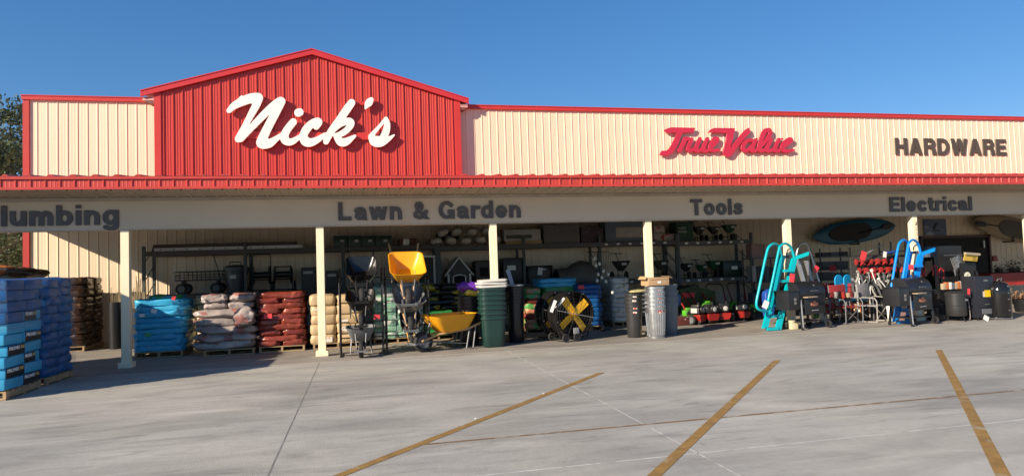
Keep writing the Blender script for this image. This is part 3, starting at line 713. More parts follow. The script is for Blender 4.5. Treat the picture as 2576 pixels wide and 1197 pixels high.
stack('feed_bag', 'beige bag behind the blue and pink stacks', 'bag', 'beige bags behind', -4.25, -3.2, 16.7, 17.6, .12, 7, .145, 2, beigeb, wr=.025)
a, b = at(490, 880, 14.8).x, at(642, 880, 14.8).x
pallet(at(513, 880, 14.8).x, at(640, 880, 14.8).x, 14.78, 15.7, 'bare wooden pallet showing under the pale pink printed bags')
stack('fertilizer_bag', 'pale bag with pink print in the slumped stack', 'bag', 'pale pink printed bags', a, b, 14.78, 15.7, .12, 5, .16, 1, pinkw, wr=.035, jit=.045, ez=.75)
stack('fertilizer_bag', 'pale pink printed bag heaped on the slumped stack', 'bag', 'pale pink printed bags', a + .12, b - .05, 14.85, 15.7, .92, 2, .16, 2, pinkw, wr=.035, jit=.05, ez=.8)
o = stack('fertilizer_bag', 'bulging pale bag with white slip leaning out of the slumped stack', 'bag', None, at(590, 800, 14.7).x, at(640, 800, 14.7).x, 14.62, 14.9, .64, 1, .3, 1, pinkw, wr=.03, ez=.9)[0]
a, b = at(648, 880, 14.88).x, at(768, 880, 14.88).x
pallet(a + .03, b - .01, 14.88, 15.8, 'wooden pallet under the red brown bags')
stack('mulch_bag', 'red brown shiny bag between pale stack and post', 'bag', 'red brown bags', a, b, 14.88, 15.8, .12, 10, .112, 2, [redb, redb, M('bag_red_bare', (.17, .03, .02), .2, var=.3, scale=7, rand=1, bump=.5, bscale=26)], wr=.024, jit=.018, alt=True)
tagcard(674, 795, 14.82, .16, .10, 'red card on the red brown bag stack', ry=-.05)
a, b = at(781, 860, 14.9).x, at(912, 860, 14.9).x
pallet(a + .05, b, 14.93, 15.85, 'wooden pallet under the tan bales behind the cream post')
tb = stack('shavings_bale', 'tan bale behind the cream post', 'bale', 'tan bales', a, b, 14.9, 15.85, .12, 5, .205, 2, tanb, wr=.012, ex=.25, ez=.38, flat=1.02)
for k, o in enumerate(tb):
    if k % 2 or k % 3 == 0:
        m = MB(); m.box(-.09, .09, -.004, .004, -.055, .055); m.build('label', M('bale_label', (.70, .66, .58), .6, var=.1, scale=20, col2=(.45, .12, .08), amt=.6), o, (.1, (-.475 if abs(o.rotation_euler.z) < 1 else .475), -.01), smooth=False)
# green wrapped pallets behind the racks
a, b = at(940, 860, 15.2).x, at(1062, 860, 15.2).x
pallet(a, b, 15.25, 16.2, 'wooden pallet under the green and white wrapped bags')
stack('seed_bag', 'pale green white bag behind wheelbarrow rack', 'bag', 'green and white bags', a, b, 15.22, 16.2, .12, 9, .132, 2, greenw, wr=.02, alt=True)
m = MB(); m.loft([[(a + .4, 15.17, z), (b + .03, 15.17, z), (b + .03, 16.2, z), (a + .4, 16.2, z)] for z in (.14, .5, .9, 1.33)], cap0=False)
o = m.build('stretch_wrap', film, smooth=False); tag(o, 'clear stretch film round the green and white bags', 'film')
a, b = at(1064, 860, 15.4).x, at(1112, 860, 15.4).x
pallet(a, b + .3, 15.4, 16.2, 'wooden pallet under the plain green bags')
stack('seed_bag', 'plain green bag behind the yellow wheelbarrow', 'bag', 'plain green bags', a, b + .3, 15.38, 16.2, .12, 4, .13, 1, greenb, wr=.02)
a, b = at(1060, 720, 16.4).x, at(1155, 720, 16.4).x
pallet(a, b, 16.4, 17.3, 'wooden pallet under the black and yellow bags')
stack('seed_bag', 'black bag with yellow band behind the racks', 'bag', 'black and yellow bags', a, b, 16.4, 17.3, .12, 9, .125, 2, bkyel, wr=.014, ex=.3, ez=.5, alt=True)
# seed and soil behind the fans
a, b = at(1322, 760, 15.6).x, at(1362, 760, 15.6).x
pallet(a, b + .5, 15.6, 16.5, 'wooden pallet under the mixed seed bags')
stack('seed_bag', 'green and red printed bag left of the fans', 'bag', 'mixed seed bags', a, b, 15.6, 16.5, .12, 8, .12, 1, [mixb, mixb, redb], wr=.02)
a, b = at(1358, 710, 15.8).x, at(1452, 710, 15.8).x
stack('soil_bag', 'green and brown bag stacked behind the fans', 'bag', 'green bags behind the fans', a + .1, b, 15.8, 16.6, .12, 8, .122, 1, [mixb, greenb], wr=.02)
stack('soil_bag', 'bright blue bag on top behind the fans', 'bag', 'bright blue bags behind the fans', a, b, 15.8, 16.6, 1.1, 2, .095, 1, cyan, wr=.018)
pallet(a + .1, b, 15.85, 16.6, 'wooden pallet behind the drum fans')
a, b = at(1455, 760, 15.5).x, at(1517, 760, 15.5).x
pallet(a, b, 15.5, 16.4, 'wooden pallet under the blue bags right of the fans')
stack('soil_bag', 'blue bag on the stack right of the fans', 'bag', 'blue bags right of the fans', a, b, 15.5, 16.4, .12, 9, .112, 1, dblue, wr=.02)
tagcard(1462, 722, 15.45, .15, .09, 'red card above the fan on the blue bags')
a, b = at(1540, 760, 16.2).x, at(1582, 760, 16.2).x
pallet(a, b + .1, 16.2, 17.1, 'wooden pallet under the white bags')
stack('salt_bag', 'white bag on the stack left of the stickered bin', 'bag', 'white bags', a, b + .05, 16.2, 17.1, .12, 9, .125, 1, whiteb, wr=.016)

# ---- pallet racking along the back wall
RK0, RK1 = 17.85, 18.75
def rack(xs, shelves, label, umat, bmat, nm='pallet_rack'):
    x00 = xs[0]
    t = thing(nm, label, 'rack', (x00, RK0, .006), group='racking along the back wall')
    for x in xs:
        m = MB()
        for y in (0, RK1 - RK0 - .07): m.box(x - x00 - .035, x - x00 + .035, y, y + .07, 0, 2.42)
        for k in range(5):
            z = .2 + k * .45; m.tube([(x - x00, .05, z), (x - x00, RK1 - RK0 - .05, z + .4)], .014, 4)
        m.build('upright', umat, t, smooth=False)
    for z in shelves:
        for a, b in zip(xs, xs[1:]):
            m = MB(); m.box(a - x00 + .036, b - x00 - .036, .0, .05, z - .1, z); m.box(a - x00 + .036, b - x00 - .036, RK1 - RK0 - .05, RK1 - RK0, z - .1, z); m.build('beam', bmat, t, smooth=False)
            m = MB(); m.box(a - x00 + .037, b - x00 - .037, .012, RK1 - RK0 - .01, z + .0005, z + .018); m.build('deck', deckm, t, smooth=False)
    return t
r1 = rack([-5.16, -2.83, -.45, 1.99], [1.19, 2.27], 'dark pallet rack with ladders on its top shelf at left', rackg, M('beam_dark', (.06, .052, .045), .5))
r2 = rack([2.06, 4.40, 6.62, 8.98], [1.13, 2.22], 'dark pallet rack behind the drum fans', rackg, M('beam_gray', (.075, .07, .068), .5))
r3 = rack([9.04, 11.42], [1.10, 2.19], 'grey steel shelf unit with price tags above the red tillers', shelfg, shelfg, 'steel_shelf')
for z in (1.07, 2.155):
    for k in range(6): sticker(r3, .25 + k * .36, -.004, z - .012, .09, .06, name='price_tag')
for k in range(6):
    sticker(r2, 4.75 + k * .36, -.004, 2.175, .09, .05, name='price_tag'); sticker(r2, 4.75 + k * .36, -.004, 1.085, .09, .05, name='price_tag')
for k in range(5): sticker(r1, .35 + k * .45, -.004, 1.14, .12, .06, name='price_tag', mat=M('tag_gray', (.5, .5, .47), .6))

def boxed(name, label, cat, x0, y0, x1, y1, Y, depth, mat, group=None, bev=.006, z=None):
    """a box seen between two picture corners at depth Y"""
    A, B = at(x0, (y0 + y1) / 2, Y), at(x1, (y0 + y1) / 2, Y); zt = at((x0 + x1) / 2, y0, Y).z; zb = at((x0 + x1) / 2, y1, Y).z if z is None else z
    w_, h_ = B.x - A.x, zt - zb
    t = thing(name, label, cat, ((A.x + B.x) / 2, Y, zb), group=group)
    m = MB(); m.box(-w_ / 2, w_ / 2, 0, depth, 0, h_, bev=bev); m.build('body', mat, t)
    return t, w_, h_
# ladders lying on the top shelf
def lay_ladder(xa, xb, y, z, label, mat):
    t = thing('extension_ladder', label, 'ladder', ((xa + xb) / 2, y, z), group='ladders lying on the top shelf'); L_ = (xb - xa) / 2
    for s in (0, .34):
        m = MB(); m.box(-L_, L_, s, s + .03, 0, .085); m.box(-L_, L_, s - .008, s - .0005, .0, .012); m.box(-L_, L_, s - .008, s - .0005, .073, .085); m.build('rail', mat, t, smooth=False)
    m = MB(); k = -L_ + .15
    while k < L_: m.tube([(k, -.012, .042), (k, .375, .042)], .016, 8); k += .3
    m.build('rungs', M('rung_dark', (.06, .06, .06), .4, .3), t); return t
zt_ = 2.29
lay_ladder(-4.95, -1.45, 17.95, zt_ + .00, 'pale aluminium ladder lying lowest on the top shelf', M('aluminium', (.52, .52, .52), .45, .3))
lay_ladder(-4.98, -1.62, 17.98, zt_ + .09, 'dark fibreglass ladder lying on the pale ladder', M('fibreglass_dark', (.05, .022, .015), .5))
# stakes leaning by the post
t = thing('garden_stakes', 'thin stakes standing in a bundle right of the left post', 'stakes', (at(352, 745, 17.4).x, 17.4, .006))
m = MB()
for k in range(26):
    a = random.uniform(-.25, .25); m.tube([(a * .6, random.uniform(-.1, .1), 0), (a, random.uniform(-.1, .1), random.uniform(1.3, 1.75))], .006, 5)
m.build('canes', M('cane', (.45, .36, .22), .6, var=.3), t)
m = MB(); m.lathe([(.2, 0), (.22, .5), (.225, .95), (.21, .95), (.205, .02)], n=16); m.build('holder', black, t)
t = thing('garden_stakes', 'thin stakes in front of the cream wall left of the left post', 'stakes', (at(292, 745, 17.6).x, 17.6, .006))
m = MB()
for k in range(14):
    a = random.uniform(-.14, .14); m.tube([(a * .6, random.uniform(-.1, .1), 0), (a, random.uniform(-.1, .1), random.uniform(1.2, 1.55))], .006, 5)
m.build('canes', MATS['cane'], t); m = MB(); m.lathe([(.15, 0), (.17, .5), (.175, 1.1), (.16, 1.1), (.155, .02)], n=16); m.build('holder', black, t)
# mesh wagon
def wheel(par, x, y, z, r, w_, axis='y', rimm=None, name='wheel'):
    m = MB(); m.lathe([(r * .62, -w_ / 2), (r * .9, -w_ / 2), (r, -w_ * .28), (r, w_ * .28), (r * .9, w_ / 2), (r * .62, w_ / 2)], n=22, axis=axis); wv = m.build(name, rubber, par, (x, y, z))
    m = MB(); m.lathe([(.001, -w_ * .36), (r * .2, -w_ * .42), (r * .25, -w_ * .28), (r * .6, -w_ * .3), (r * .63, -w_ * .44), (r * .63, w_ * .44), (r * .25, w_ * .28), (.001, w_ * .36)], n=18, axis=axis); m.build('rim', rimm or zinc, wv)
    return wv
wx = at(495, 735, 17.7).x; z0 = 1.21
t = thing('mesh_wagon', 'black mesh garden wagon with pneumatic wheels on the middle shelf', 'wagon', (wx, 17.95, z0))
Lw = .55
m = MB()
for s in (0, .5):
    for z in (.36, .42, .48, .56): m.tube([(-Lw, s, z), (Lw, s, z)], .008 if z < .55 else .014, 6)
    for k in range(12): m.tube([(-Lw + k * 2 * Lw / 11, s, .34), (-Lw + k * 2 * Lw / 11, s, .56)], .006, 5)
for s in (-Lw, Lw):
    for z in (.36, .46, .56): m.tube([(s, 0, z), (s, .5, z)], .01, 6)
m.box(-Lw, Lw, 0, .5, .33, .345); m.build('mesh_bed', blackm, t)
for sx in (-.4, .4): m = MB(); m.box(sx - .02, sx + .02, .05, .45, .14, .33); m.tube([(sx, -.02, .14), (sx, .52, .14)], .015, 6); m.build('axle', blackm, t, smooth=False)
for xx in (-.4, .4):
    for yy in (-.04, .52): wheel(t, xx, yy, .135, .135, .08)
m = MB(); m.tube([(.5, .1, .2), (.44, .05, .6), (.30, .04, 1.02)], .013, 6); m.tube([(.30, .04, 1.02), (.22, .04, 1.08), (.28, .04, 1.0)], .012, 6); m.build('pull_handle', blackm, t)
# gray can with lid handle
t = thing('trash_can', 'grey lidded can on the middle shelf beside the wagon', 'can', (at(588, 735, 17.8).x, 18.15, z0))
m = MB(); m.lathe([(.22, 0), (.27, .55), (.29, .56), (.29, .6)], n=24); m.build('body', M('can_gray', (.07, .075, .08), .5), t)
m = MB(); m.lathe([(.3, .6), (.3, .64), (.2, .69), (.001, .70)], n=24); l_ = m.build('lid', MATS['can_gray'], t)
m = MB(); m.tube([(-.14, -.1, .67), (-.13, -.1, .77), (.13, -.1, .77), (.14, -.1, .67)], .014, 6); m.build('handle', blackm, l_)
sticker(t, -.03, -.272, .40, .15, .09, MATS['tag_gray'], rot=(-.08, 0, 0))
def reel_cart(x, label, tall):
    t = thing('hose_reel_cart', label, 'hose cart', (x, 18.0, z0), group='hose reel carts')
    m = MB(); hz = .95 if tall else .62
    m.tube([(-.22, 0, 0), (-.22, .05, hz - .05), (-.17, .05, hz), (.17, .05, hz), (.22, .05, hz - .05), (.22, 0, 0)], .016, 6); m.tube([(-.22, .02, .3), (.22, .02, .3)], .014, 6); m.tube([(-.3, -.05, .04), (.3, -.05, .04)], .014, 6); m.build('frame', blackm, t)
    m = MB(); m.lathe([(.23, -.2), (.23, -.185), (.08, -.18), (.08, .18), (.23, .185), (.23, .2)], (0, 0, .42), 20, axis='x'); m.build('drum', black, t)
    for s in (-.28, .28): wheel(t, s, .06, .13, .13, .05, axis='x', rimm=black)
    return t
reel_cart(at(658, 700, 18).x, 'black hose reel cart with tall hoop handle on shelf', True)
reel_cart(at(712, 700, 18).x, 'short black hose reel cart on shelf, right of the tall one', False)
t, w_, h_ = boxed('wire_cage', 'dark wire cage standing on shelf left of the cream post', 'cage', 758, 672, 792, 738, 18.0, .4, M('cage_dark', (.05, .045, .04), .5)); sticker(t, 0, -.003, h_ * .8, w_ * .7, .07, MATS['tag_gray'])
t, w_, h_ = boxed('wire_cage', 'dark wire cage standing on shelf right of the cream post', 'cage', 820, 680, 850, 740, 18.0, .4, MATS['cage_dark']); sticker(t, 0, -.003, h_ * .8, w_ * .7, .07, MATS['tag_gray'])
# top shelf: green totes, terracotta box, round bags, boxes
for k, (a, b) in enumerate(((838, 874), (876, 908), (911, 942), (945, 985))):
    t, w_, h_ = boxed('storage_tote', f'dark green tote on the top shelf, {("leftmost", "second from left", "third from left", "rightmost")[k]} of four', 'tote', a, 596, b, 622, 18.0, .5, M('tote_green', (.012, .045, .028), .4), 'green totes on the top shelf', bev=.02, z=2.29)
    m = MB(); m.box(-w_ / 2 - .015, w_ / 2 + .015, -.015, .515, h_ + .001, h_ + .03, bev=.008); m.build('lid', MATS['tote_green'], t)
    sticker(t, .05, -.003, h_ * .6, .1, .06, MATS['tag_gray'])
t, w_, h_ = boxed('clay_planter', 'reddish brown planter with white paper on the top shelf', 'planter', 1005, 600, 1050, 622, 18.0, .4, M('clay', (.12, .04, .02), .7), bev=.03, z=2.29)
sticker(t, -.06, -.006, h_ * .5, .16, .17, whitep, rot=(0, .1, 0))
def roll_bag(px, py, k, row):
    p = at(px, py, 18.1)
    m = bag_mesh(.30, .55, .215, k * 3.3, M('bag_offwhite', (.60, .57, .50), .6, var=.12, scale=7, bump=.3), .012, .75, .9)
    o = bpy.data.objects.new('stuffed_bag', m); C.objects.link(o); o.location = p; o.rotation_euler = (0, (-.35 if row == 0 and k < 2 else 0.02 * (k % 3)), 0)
    tag(o, f'round white stuffed bag, {("upper", "lower")[row]} row, {("first", "second", "third", "fourth", "fifth")[k]} from left', 'bag', 'round white bags on the top shelf')
for k, (a, b) in enumerate(((1115, 584), (1148, 583), (1186, 582), (1224, 581))): roll_bag(a, b, k, 0)
for k, (a, b) in enumerate(((1098, 607), (1134, 606), (1171, 605), (1208, 604), (1245, 603))): roll_bag(a, b, k, 1)
m = MB(); m.lathe([(.3, 0), (.34, .1), (.3, .22), (.1, .2)], n=20); o = m.build('coiled_hose', black, loc=at(1125, 600, 18.5) - Vector((0, 0, .05))); tag(o, 'black coil behind the round white bags', 'coil')
gbx = M('box_gray_print', (.16, .145, .135), .7, var=.1); wbx = M('box_white', (.42, .40, .37), .6, var=.08)
t, w_, h_ = boxed('cardboard_box', 'white carton with a dark printed band on the top shelf', 'box', 1268, 577, 1360, 605, 18.0, .5, wbx, 'boxes on the top shelf'); sticker(t, -.1, -.003, h_ * .35, w_ * .7, .1, M('print_dark', (.07, .08, .06), .6, var=.3, scale=14)); zb = 2.24
t, w_, h_ = boxed('cardboard_box', 'brown carton under the white carton on the top shelf', 'box', 1272, 605, 1364, 622, 18.0, .5, card, 'boxes on the top shelf', z=2.24)
t, w_, h_ = boxed('cardboard_box', 'big plain grey carton on the top shelf', 'box', 1368, 566, 1458, 620, 18.0, .6, gbx, 'boxes on the top shelf', z=2.24)
t, w_, h_ = boxed('cardboard_box', 'dark maroon printed carton on the top shelf', 'box', 1462, 572, 1518, 618, 18.0, .5, M('box_maroon', (.055, .03, .032), .6, col2=(.2, .17, .16), amt=.62, scale=14), 'boxes on the top shelf', z=2.24)
t, w_, h_ = boxed('pool_box', 'wide pool carton showing a pale round pool on the top shelf', 'box', 1523, 552, 1632, 614, 18.0, .5, M('box_bluegray', (.12, .16, .19), .6), 'boxes on the top shelf', z=2.24)
sticker(t, w_ * .1, -.003, h_ * .42, w_ * .72, h_ * .45, M('pool_print', (.40, .37, .32), .6, var=.15, scale=8), 'print')
sticker(t, -w_ * .32, -.004, h_ * .84, w_ * .18, h_ * .16, M('print_blue', (.10, .17, .25), .6), 'print')
for (a, y0, b, y1, k) in ((1645, 568, 1672, 586, 0), (1645, 587, 1668, 612, 1), (1669, 588, 1699, 612, 2)):
    t, w_, h_ = boxed('tool_box', f'white and red printed carton on the grey shelf, {("upper", "lower left", "lower right")[k]}', 'box', a, y0, b, y1, 18.0, .4, M('box_white_red', (.40, .33, .29), .6, col2=(.30, .05, .04), amt=.56, scale=9, rand=1), 'red and white cartons')
t, w_, h_ = boxed('cardboard_box', 'dark green carton on the top shelf', 'box', 1702, 558, 1744, 610, 18.0, .5, M('box_green', (.015, .055, .03), .6), 'boxes on the top shelf', z=2.21)
text('WEST', -w_ * .4, w_ * .1, h_ * .62, h_ * .74, -.004, .003, MATS['tag_gray'], 'print', t); text('RIVER', -w_ * .4, w_ * .12, h_ * .44, h_ * .56, -.004, .003, MATS['tag_gray'], 'print', t)
# broadcast spreaders
def spreader(px, py, Y, label, mat, s=1., z=None):
    p = at(px, py, Y)
    t = thing('seed_spreader', label, 'spreader', (p.x, Y, p.z if z is None else z), group='broadcast spreaders')
    m = MB(); m.loft([[(sx * w_ * s, .15 + sy * w_ * .8 * s, z_ * s) for sx, sy in ((-1, -1), (-.6, -1.15), (.6, -1.15), (1, -1), (1, 1), (-1, 1))] for w_, z_ in ((.06, .26), (.13, .36), (.21, .52), (.225, .55))]); hp = m.build('hopper', mat, t)
    sticker(hp, 0, -.105 * s, .46 * s, .15 * s, .07 * s, MATS['tag_gray'], rot=(.25, 0, 0))
    m = MB(); m.tube([(-.12 * s, .1, .3 * s), (-.1 * s, .1, .02), (.1 * s, .1, .02), (.12 * s, .1, .3 * s)], .012, 6); m.tube([(-.22 * s, .3, .13 * s), (.22 * s, .3, .13 * s)], .01, 6); m.tube([(.1 * s, .25, .2 * s), (.0, .5, .75 * s), (-.05, .5, .78 * s)], .012, 6); m.tube([(-.2 * s, .5, .78 * s), (.2 * s, .5, .76 * s)], .012, 6); m.build('frame', blackm, t)
    for sx in (-.22, .22): wheel(t, sx * s, .3, .125 * s, .125 * s, .05, axis='x', rimm=black)
    return t
bkp = M('hopper_black', (.02, .02, .022), .4); gnp = M('hopper_green', (.012, .075, .04), .35)
spreader(1568, 700, 17.9, 'black seed spreader on the shelf left of the third cream post', bkp, 1.0, 1.15)
spreader(1765, 606, 18.0, 'black spreader with white label on the top shelf, left of the others', bkp, .8, 2.21)
spreader(1803, 606, 18.0, 'small dark spreader on the top shelf, middle of three', bkp, .75, 2.21)
spreader(1842, 606, 18.0, 'green spreader on the top shelf, right of three', gnp, .85, 2.21)
spreader(1668, 700, 18.0, 'brownish spreader on the shelf just right of the third cream post', M('hopper_brown', (.05, .04, .035), .5), .95, 1.15)
spreader(1733, 700, 18.0, 'dark spreader with white label on the middle shelf, leftmost there', bkp, .8, 1.12)
spreader(1772, 700, 18.0, 'low dark green spreader in the middle of the middle shelf', gnp, .7, 1.12)
spreader(1803, 700, 18.0, 'taller dark green spreader on the middle shelf', gnp, .9, 1.12)
t, w_, h_ = boxed('cart_tub', 'dark green poly tub with white label on the middle shelf', 'tub', 1820, 655, 1868, 695, 17.95, .6, M('tub_green', (.01, .035, .028), .35), bev=.04, z=1.12); sticker(t, .05, -.004, h_ * .55, .2, .1, whitep)
# dog house, frame, tank, dome house, carriers
dg_ = M('kennel_gray', (.085, .078, .072), .7); trimw = M('kennel_white', (.80, .77, .70), .5)
pA, pB = at(1121, 690, 17.9), at(1190, 690, 17.9); zb = at(1155, 716, 17.9).z; zr = at(1155, 645, 17.9).z; ze = at(1121, 690, 17.9).z
wd = (pB.x - pA.x) / 2; hh, he = zr - 1.21, ze - 1.21
t = thing('dog_house', 'grey wooden dog house with white trim and arched door', 'dog house', ((pA.x + pB.x) / 2, 17.9, 1.21))
wi = wd * .86
m = MB(); m.prism([(-wi, 0), (wi, 0), (wi, he + .05), (0, hh - .04), (-wi, he + .05)], .02, .7); m.build('wall', dg_, t, smooth=False)
m = MB()
for s in (-1, 1): m.prism([(0, hh), (s * wd * 1.05, he - .03), (s * wd * 1.05, he - .075), (0, hh - .05)], -.03, .72)
m.build('roof', trimw, t, smooth=False)
m = MB()
for s in (-1, 1): m.box(*sorted((s * wi, s * (wi - .05))), .0, .0195, .0, he)
m.box(-wi, wi, -.002, .0185, 0, .03); m.build('corner_trim', trimw, t, smooth=False)
dw = wi * .52; dh = he * .88; arc = [(-dw, .04), (-dw, dh * .78)] + [(-dw * cos(a), dh * .78 + dh * .25 * sin(a)) for a in np.linspace(.2, pi - .2, 9)] + [(dw, dh * .78), (dw, .04)]
m = MB(); m.prism(arc, .012, .0195); m.build('door_opening', M('void_black', (.006, .006, .006), .9), t, smooth=False)
m = MB(); m.tube([(x_, .008, z_) for x_, z_ in arc], .018, 6); m.build('door_trim', trimw, t)
t = thing('pet_pen', 'white wooden frame of a pen beside the yellow tray', 'pen', (at(1040, 700, 17.9).x, 17.9, 1.21))
m = MB(); hw = at(1098, 700, 17.9).x - at(1040, 700, 17.9).x; hz = at(1090, 647, 17.9).z - 1.21
m.box(hw - .07, hw - .02, 0, .04, 0, hz); m.box(-hw + .02, -hw + .07, 0, .04, 0, hz); m.box(-hw, hw + .04, -.002, .042, hz + .001, hz + .05); m.box(-hw + .071, hw - .071, 0, .038, 0.02, .06); m.build('frame', trimw, t, smooth=False)
m = MB(); m.box(-hw + .072, hw - .072, .05, .5, .02, hz); m.build('panel', M('pen_dark', (.05, .045, .04), .7), t, smooth=False)
t, w_, h_ = boxed('pet_carrier', 'brown plastic pet house on the shelf right of the dog house', 'pet house', 1196, 655, 1240, 716, 17.9, .6, M('carrier_brown', (.055, .04, .035), .5), bev=.06, z=1.21); sticker(t, 0, -.004, h_ * .5, w_ * .5, h_ * .4, MATS['void_black'], 'opening')
t, w_, h_ = boxed('pet_carrier', 'black pet house with white label right of the second cream post', 'pet house', 1266, 648, 1318, 712, 17.9, .6, M('carrier_black', (.022, .02, .02), .45), bev=.06, z=1.15); sticker(t, -.06, -.004, h_ * .62, .24, .13, whitep)
A, B = at(1322, 700, 17.7), at(1402, 700, 17.7)
t = thing('stock_tank', 'black oval stock tank with white tag on the shelf', 'tank', ((A.x + B.x) / 2, 18.15, 1.15)); r_ = (B.x - A.x) / 2
m = MB(); m.lathe([(r_ * .93, 0), (r_ * .97, .3), (r_, .46), (r_ * 1.02, .48), (r_ * .97, .49), (r_ * .93, .3)], n=32); o = m.build('body', black, t); o.scale = (1, .55, 1)
sticker(t, .02, -r_ * .56 - .004, .33, .13, .2, whitep, rot=(0, .15, 0)); sticker(t, .14, -r_ * .55 - .004, .38, .12, .04, MATS['tag_gray'])
A, B = at(1408, 690, 17.8), at(1512, 690, 17.8); L_ = B.x - A.x
t = thing('dome_dog_house', 'big grey brown dome dog house with dark mouth on the shelf', 'dog house', (A.x, 17.9, 1.15))
dm = M('dome_taupe', (.13, .115, .10), .55)
arcp = lambda r: [(r * cos(a), .35 + r * 0, r * sin(a)) for a in np.linspace(0, pi, 13)]
m = MB(); loops = []
for f, r in ((.02, .30), (.3, .31), (.42, .40), (.62, .47), (.82, .43), (.97, .30)):
    loops.append([(f * L_, .32 - .34 * cos(a), r * 1.28 * sin(a) ** .8) for a in np.linspace(0.0, pi, 15)])
m.loft(loops); m.build('shell', dm, t)
m = MB(); m.loft([[(-.004, .32 - .27 * cos(a), .335 * sin(a)) for a in np.linspace(0, pi, 15)], [(.018, .32 - .27 * cos(a), .335 * sin(a)) for a in np.linspace(0, pi, 15)]]); m.build('opening', MATS['void_black'], t)
m = MB(); m.box(.0, L_, -.03, .68, -.0, .05); m.build('skirt', dm, t, smooth=False)

# ================================================================== things at the front of the porch
def rrect(wx0, wx1, y0, y1, z, r=.08, n=5):
    P = []
    for cx_, cy_, a0 in ((wx1 - r, y1 - r, 0), (wx0 + r, y1 - r, 90), (wx0 + r, y0 + r, 180), (wx1 - r, y0 + r, 270)):
        for k in range(n): a = radians(a0 + 90 * k / (n - 1)); P.append((cx_ + r * cos(a), cy_ + r * sin(a), z))
    return P
woodh = M('handle_wood', (.50, .30, .14), .55, var=.15, scale=8)
def wheelbarrow(label, traym, hm=woodh, fm=zinc, s=1.0, group='wheelbarrows'):
    t = thing('wheelbarrow', label, 'wheelbarrow', group=group)
    S = lambda L: [[(x * s, y * s, z * s) for x, y, z in l] for l in L]
    T = lambda P: [(x * s, y * s, z * s) for x, y, z in P]
    m = MB()
    outer = [rrect(-.17, .17, -.22, .26, .33, .06), rrect(-.19, .19, -.26, .29, .35, .08), rrect(-.27, .27, -.41, .38, .52, .10), rrect(-.315, .315, -.50, .44, .645, .13), rrect(-.335, .335, -.52, .46, .648, .14), rrect(-.335, .335, -.52, .46, .63, .14), rrect(-.322, .322, -.505, .447, .628, .13)]
    inner = [rrect(-.312, .312, -.497, .437, .640, .13), rrect(-.262, .262, -.40, .372, .525, .10), rrect(-.18, .18, -.25, .28, .362, .08), rrect(-.165, .165, -.215, .255, .352, .06)]
    m.loft(S(outer[:5] + inner), True, True); m.build('tray', traym, t)
    wheel(t, 0, -.56 * s, .185 * s, .185 * s, .1 * s, axis='x')
    for sd in (-1, 1):
        m = MB(); m.tube(T([(sd * .075, -.62, .2), (sd * .12, -.3, .30), (sd * .19, .25, .36), (sd * .29, .92, .60)]), .02 * s, 7); m.build('handle', hm, t)
        m = MB(); m.tube(T([(sd * .20, .30, .36), (sd * .24, .20, .02), (sd * .24, .34, .012), (sd * .22, .42, .40)]), .015 * s, 6); m.build('leg', fm, t)
        m = MB(); m.tube(T([(sd * .09, -.58, .22), (sd * .12, -.47, .52)]), .014 * s, 6); m.tube(T([(sd * .09, -.6, .2), (sd * .20, .22, .10)]), .008 * s, 6); m.build('brace', fm, t)
    m = MB(); m.box(-.15 * s, .15 * s, -.79 * s, -.76 * s, .14 * s, .18 * s); m.box(-.13 * s, -.105 * s, -.759 * s, -.58 * s, .145 * s, .175 * s); m.box(.105 * s, .13 * s, -.759 * s, -.58 * s, .145 * s, .175 * s); m.build('nose_guard', fm, t, smooth=False)
    return t
yel = M('tray_yellow', (.80, .36, .012), .38, var=.06, scale=3)
grayt = M('tray_gray', (.16, .17, .18), .45, var=.08); kt = M('tray_black', (.012, .012, .012), .22, var=.1); sgray = M('tray_steel', (.24, .25, .27), .35, .3, var=.08)
def pose(t, P, rx, rz=0, s=1., c=(0, -.02, .5)):
    R_ = Euler((rx, 0, rz)).to_matrix(); t.rotation_euler = (rx, 0, rz); t.location = Vector(P) - R_ @ (Vector(c) * s)
pose(wheelbarrow('glossy black steel wheelbarrow hung highest on the left rack', kt, blackm, blackm, .92), at(909, 683, 13.55), radians(26), s=.92)
pose(wheelbarrow('matt black poly wheelbarrow hung in the middle of the left rack', M('tray_black_matt', (.016, .016, .016), .5), blackm, blackm, .86), at(907, 757, 13.5), radians(15), s=.86)
t = wheelbarrow('grey wheelbarrow standing on the ground in front of the left rack', grayt, blackm, zinc, .86); t.location = (at(908, 860, 13.25).x, 13.52, .006)
pose(wheelbarrow('bright yellow wheelbarrow hung highest on the right rack', yel, woodh, zinc, 1.06), at(1023, 678, 13.55), radians(27), s=1.06)
pose(wheelbarrow('grey steel wheelbarrow hung in the middle of the right rack', sgray, woodh, zinc, .95), at(1028, 757, 13.55), radians(20), s=.95)
pose(wheelbarrow('yellow framed wheelbarrow low on the right rack, mostly hidden', M('tray_dark', (.05, .05, .05), .5), M('handle_yellow', (.75, .34, .02), .4), zinc, .62), at(1032, 812, 13.6), radians(30), s=.62)
t = wheelbarrow('yellow poly wheelbarrow standing on the ground beside the racks', yel, woodh, zinc, 1.1); t.location = (at(1138, 880, 13.3).x, 13.56, .006); t.rotation_euler = (0, 0, radians(-68))
m = MB(); pl = [(-.09, .08), (-.09, -.02), (0, -.09), (.09, -.02), (.09, .08)]
m.prism([(x * .9, z) for x, z in pl], -.004, .004); e = m.build('badge', M('badge_brown', (.10, .055, .03), .5, var=.3, scale=30), t, smooth=False); e.location = (-.318, .05, .55); e.rotation_euler = (0, .42, 0)
e.rotation_euler = (radians(20), 0, radians(-90)); e.location = (-.345, .1, .58)
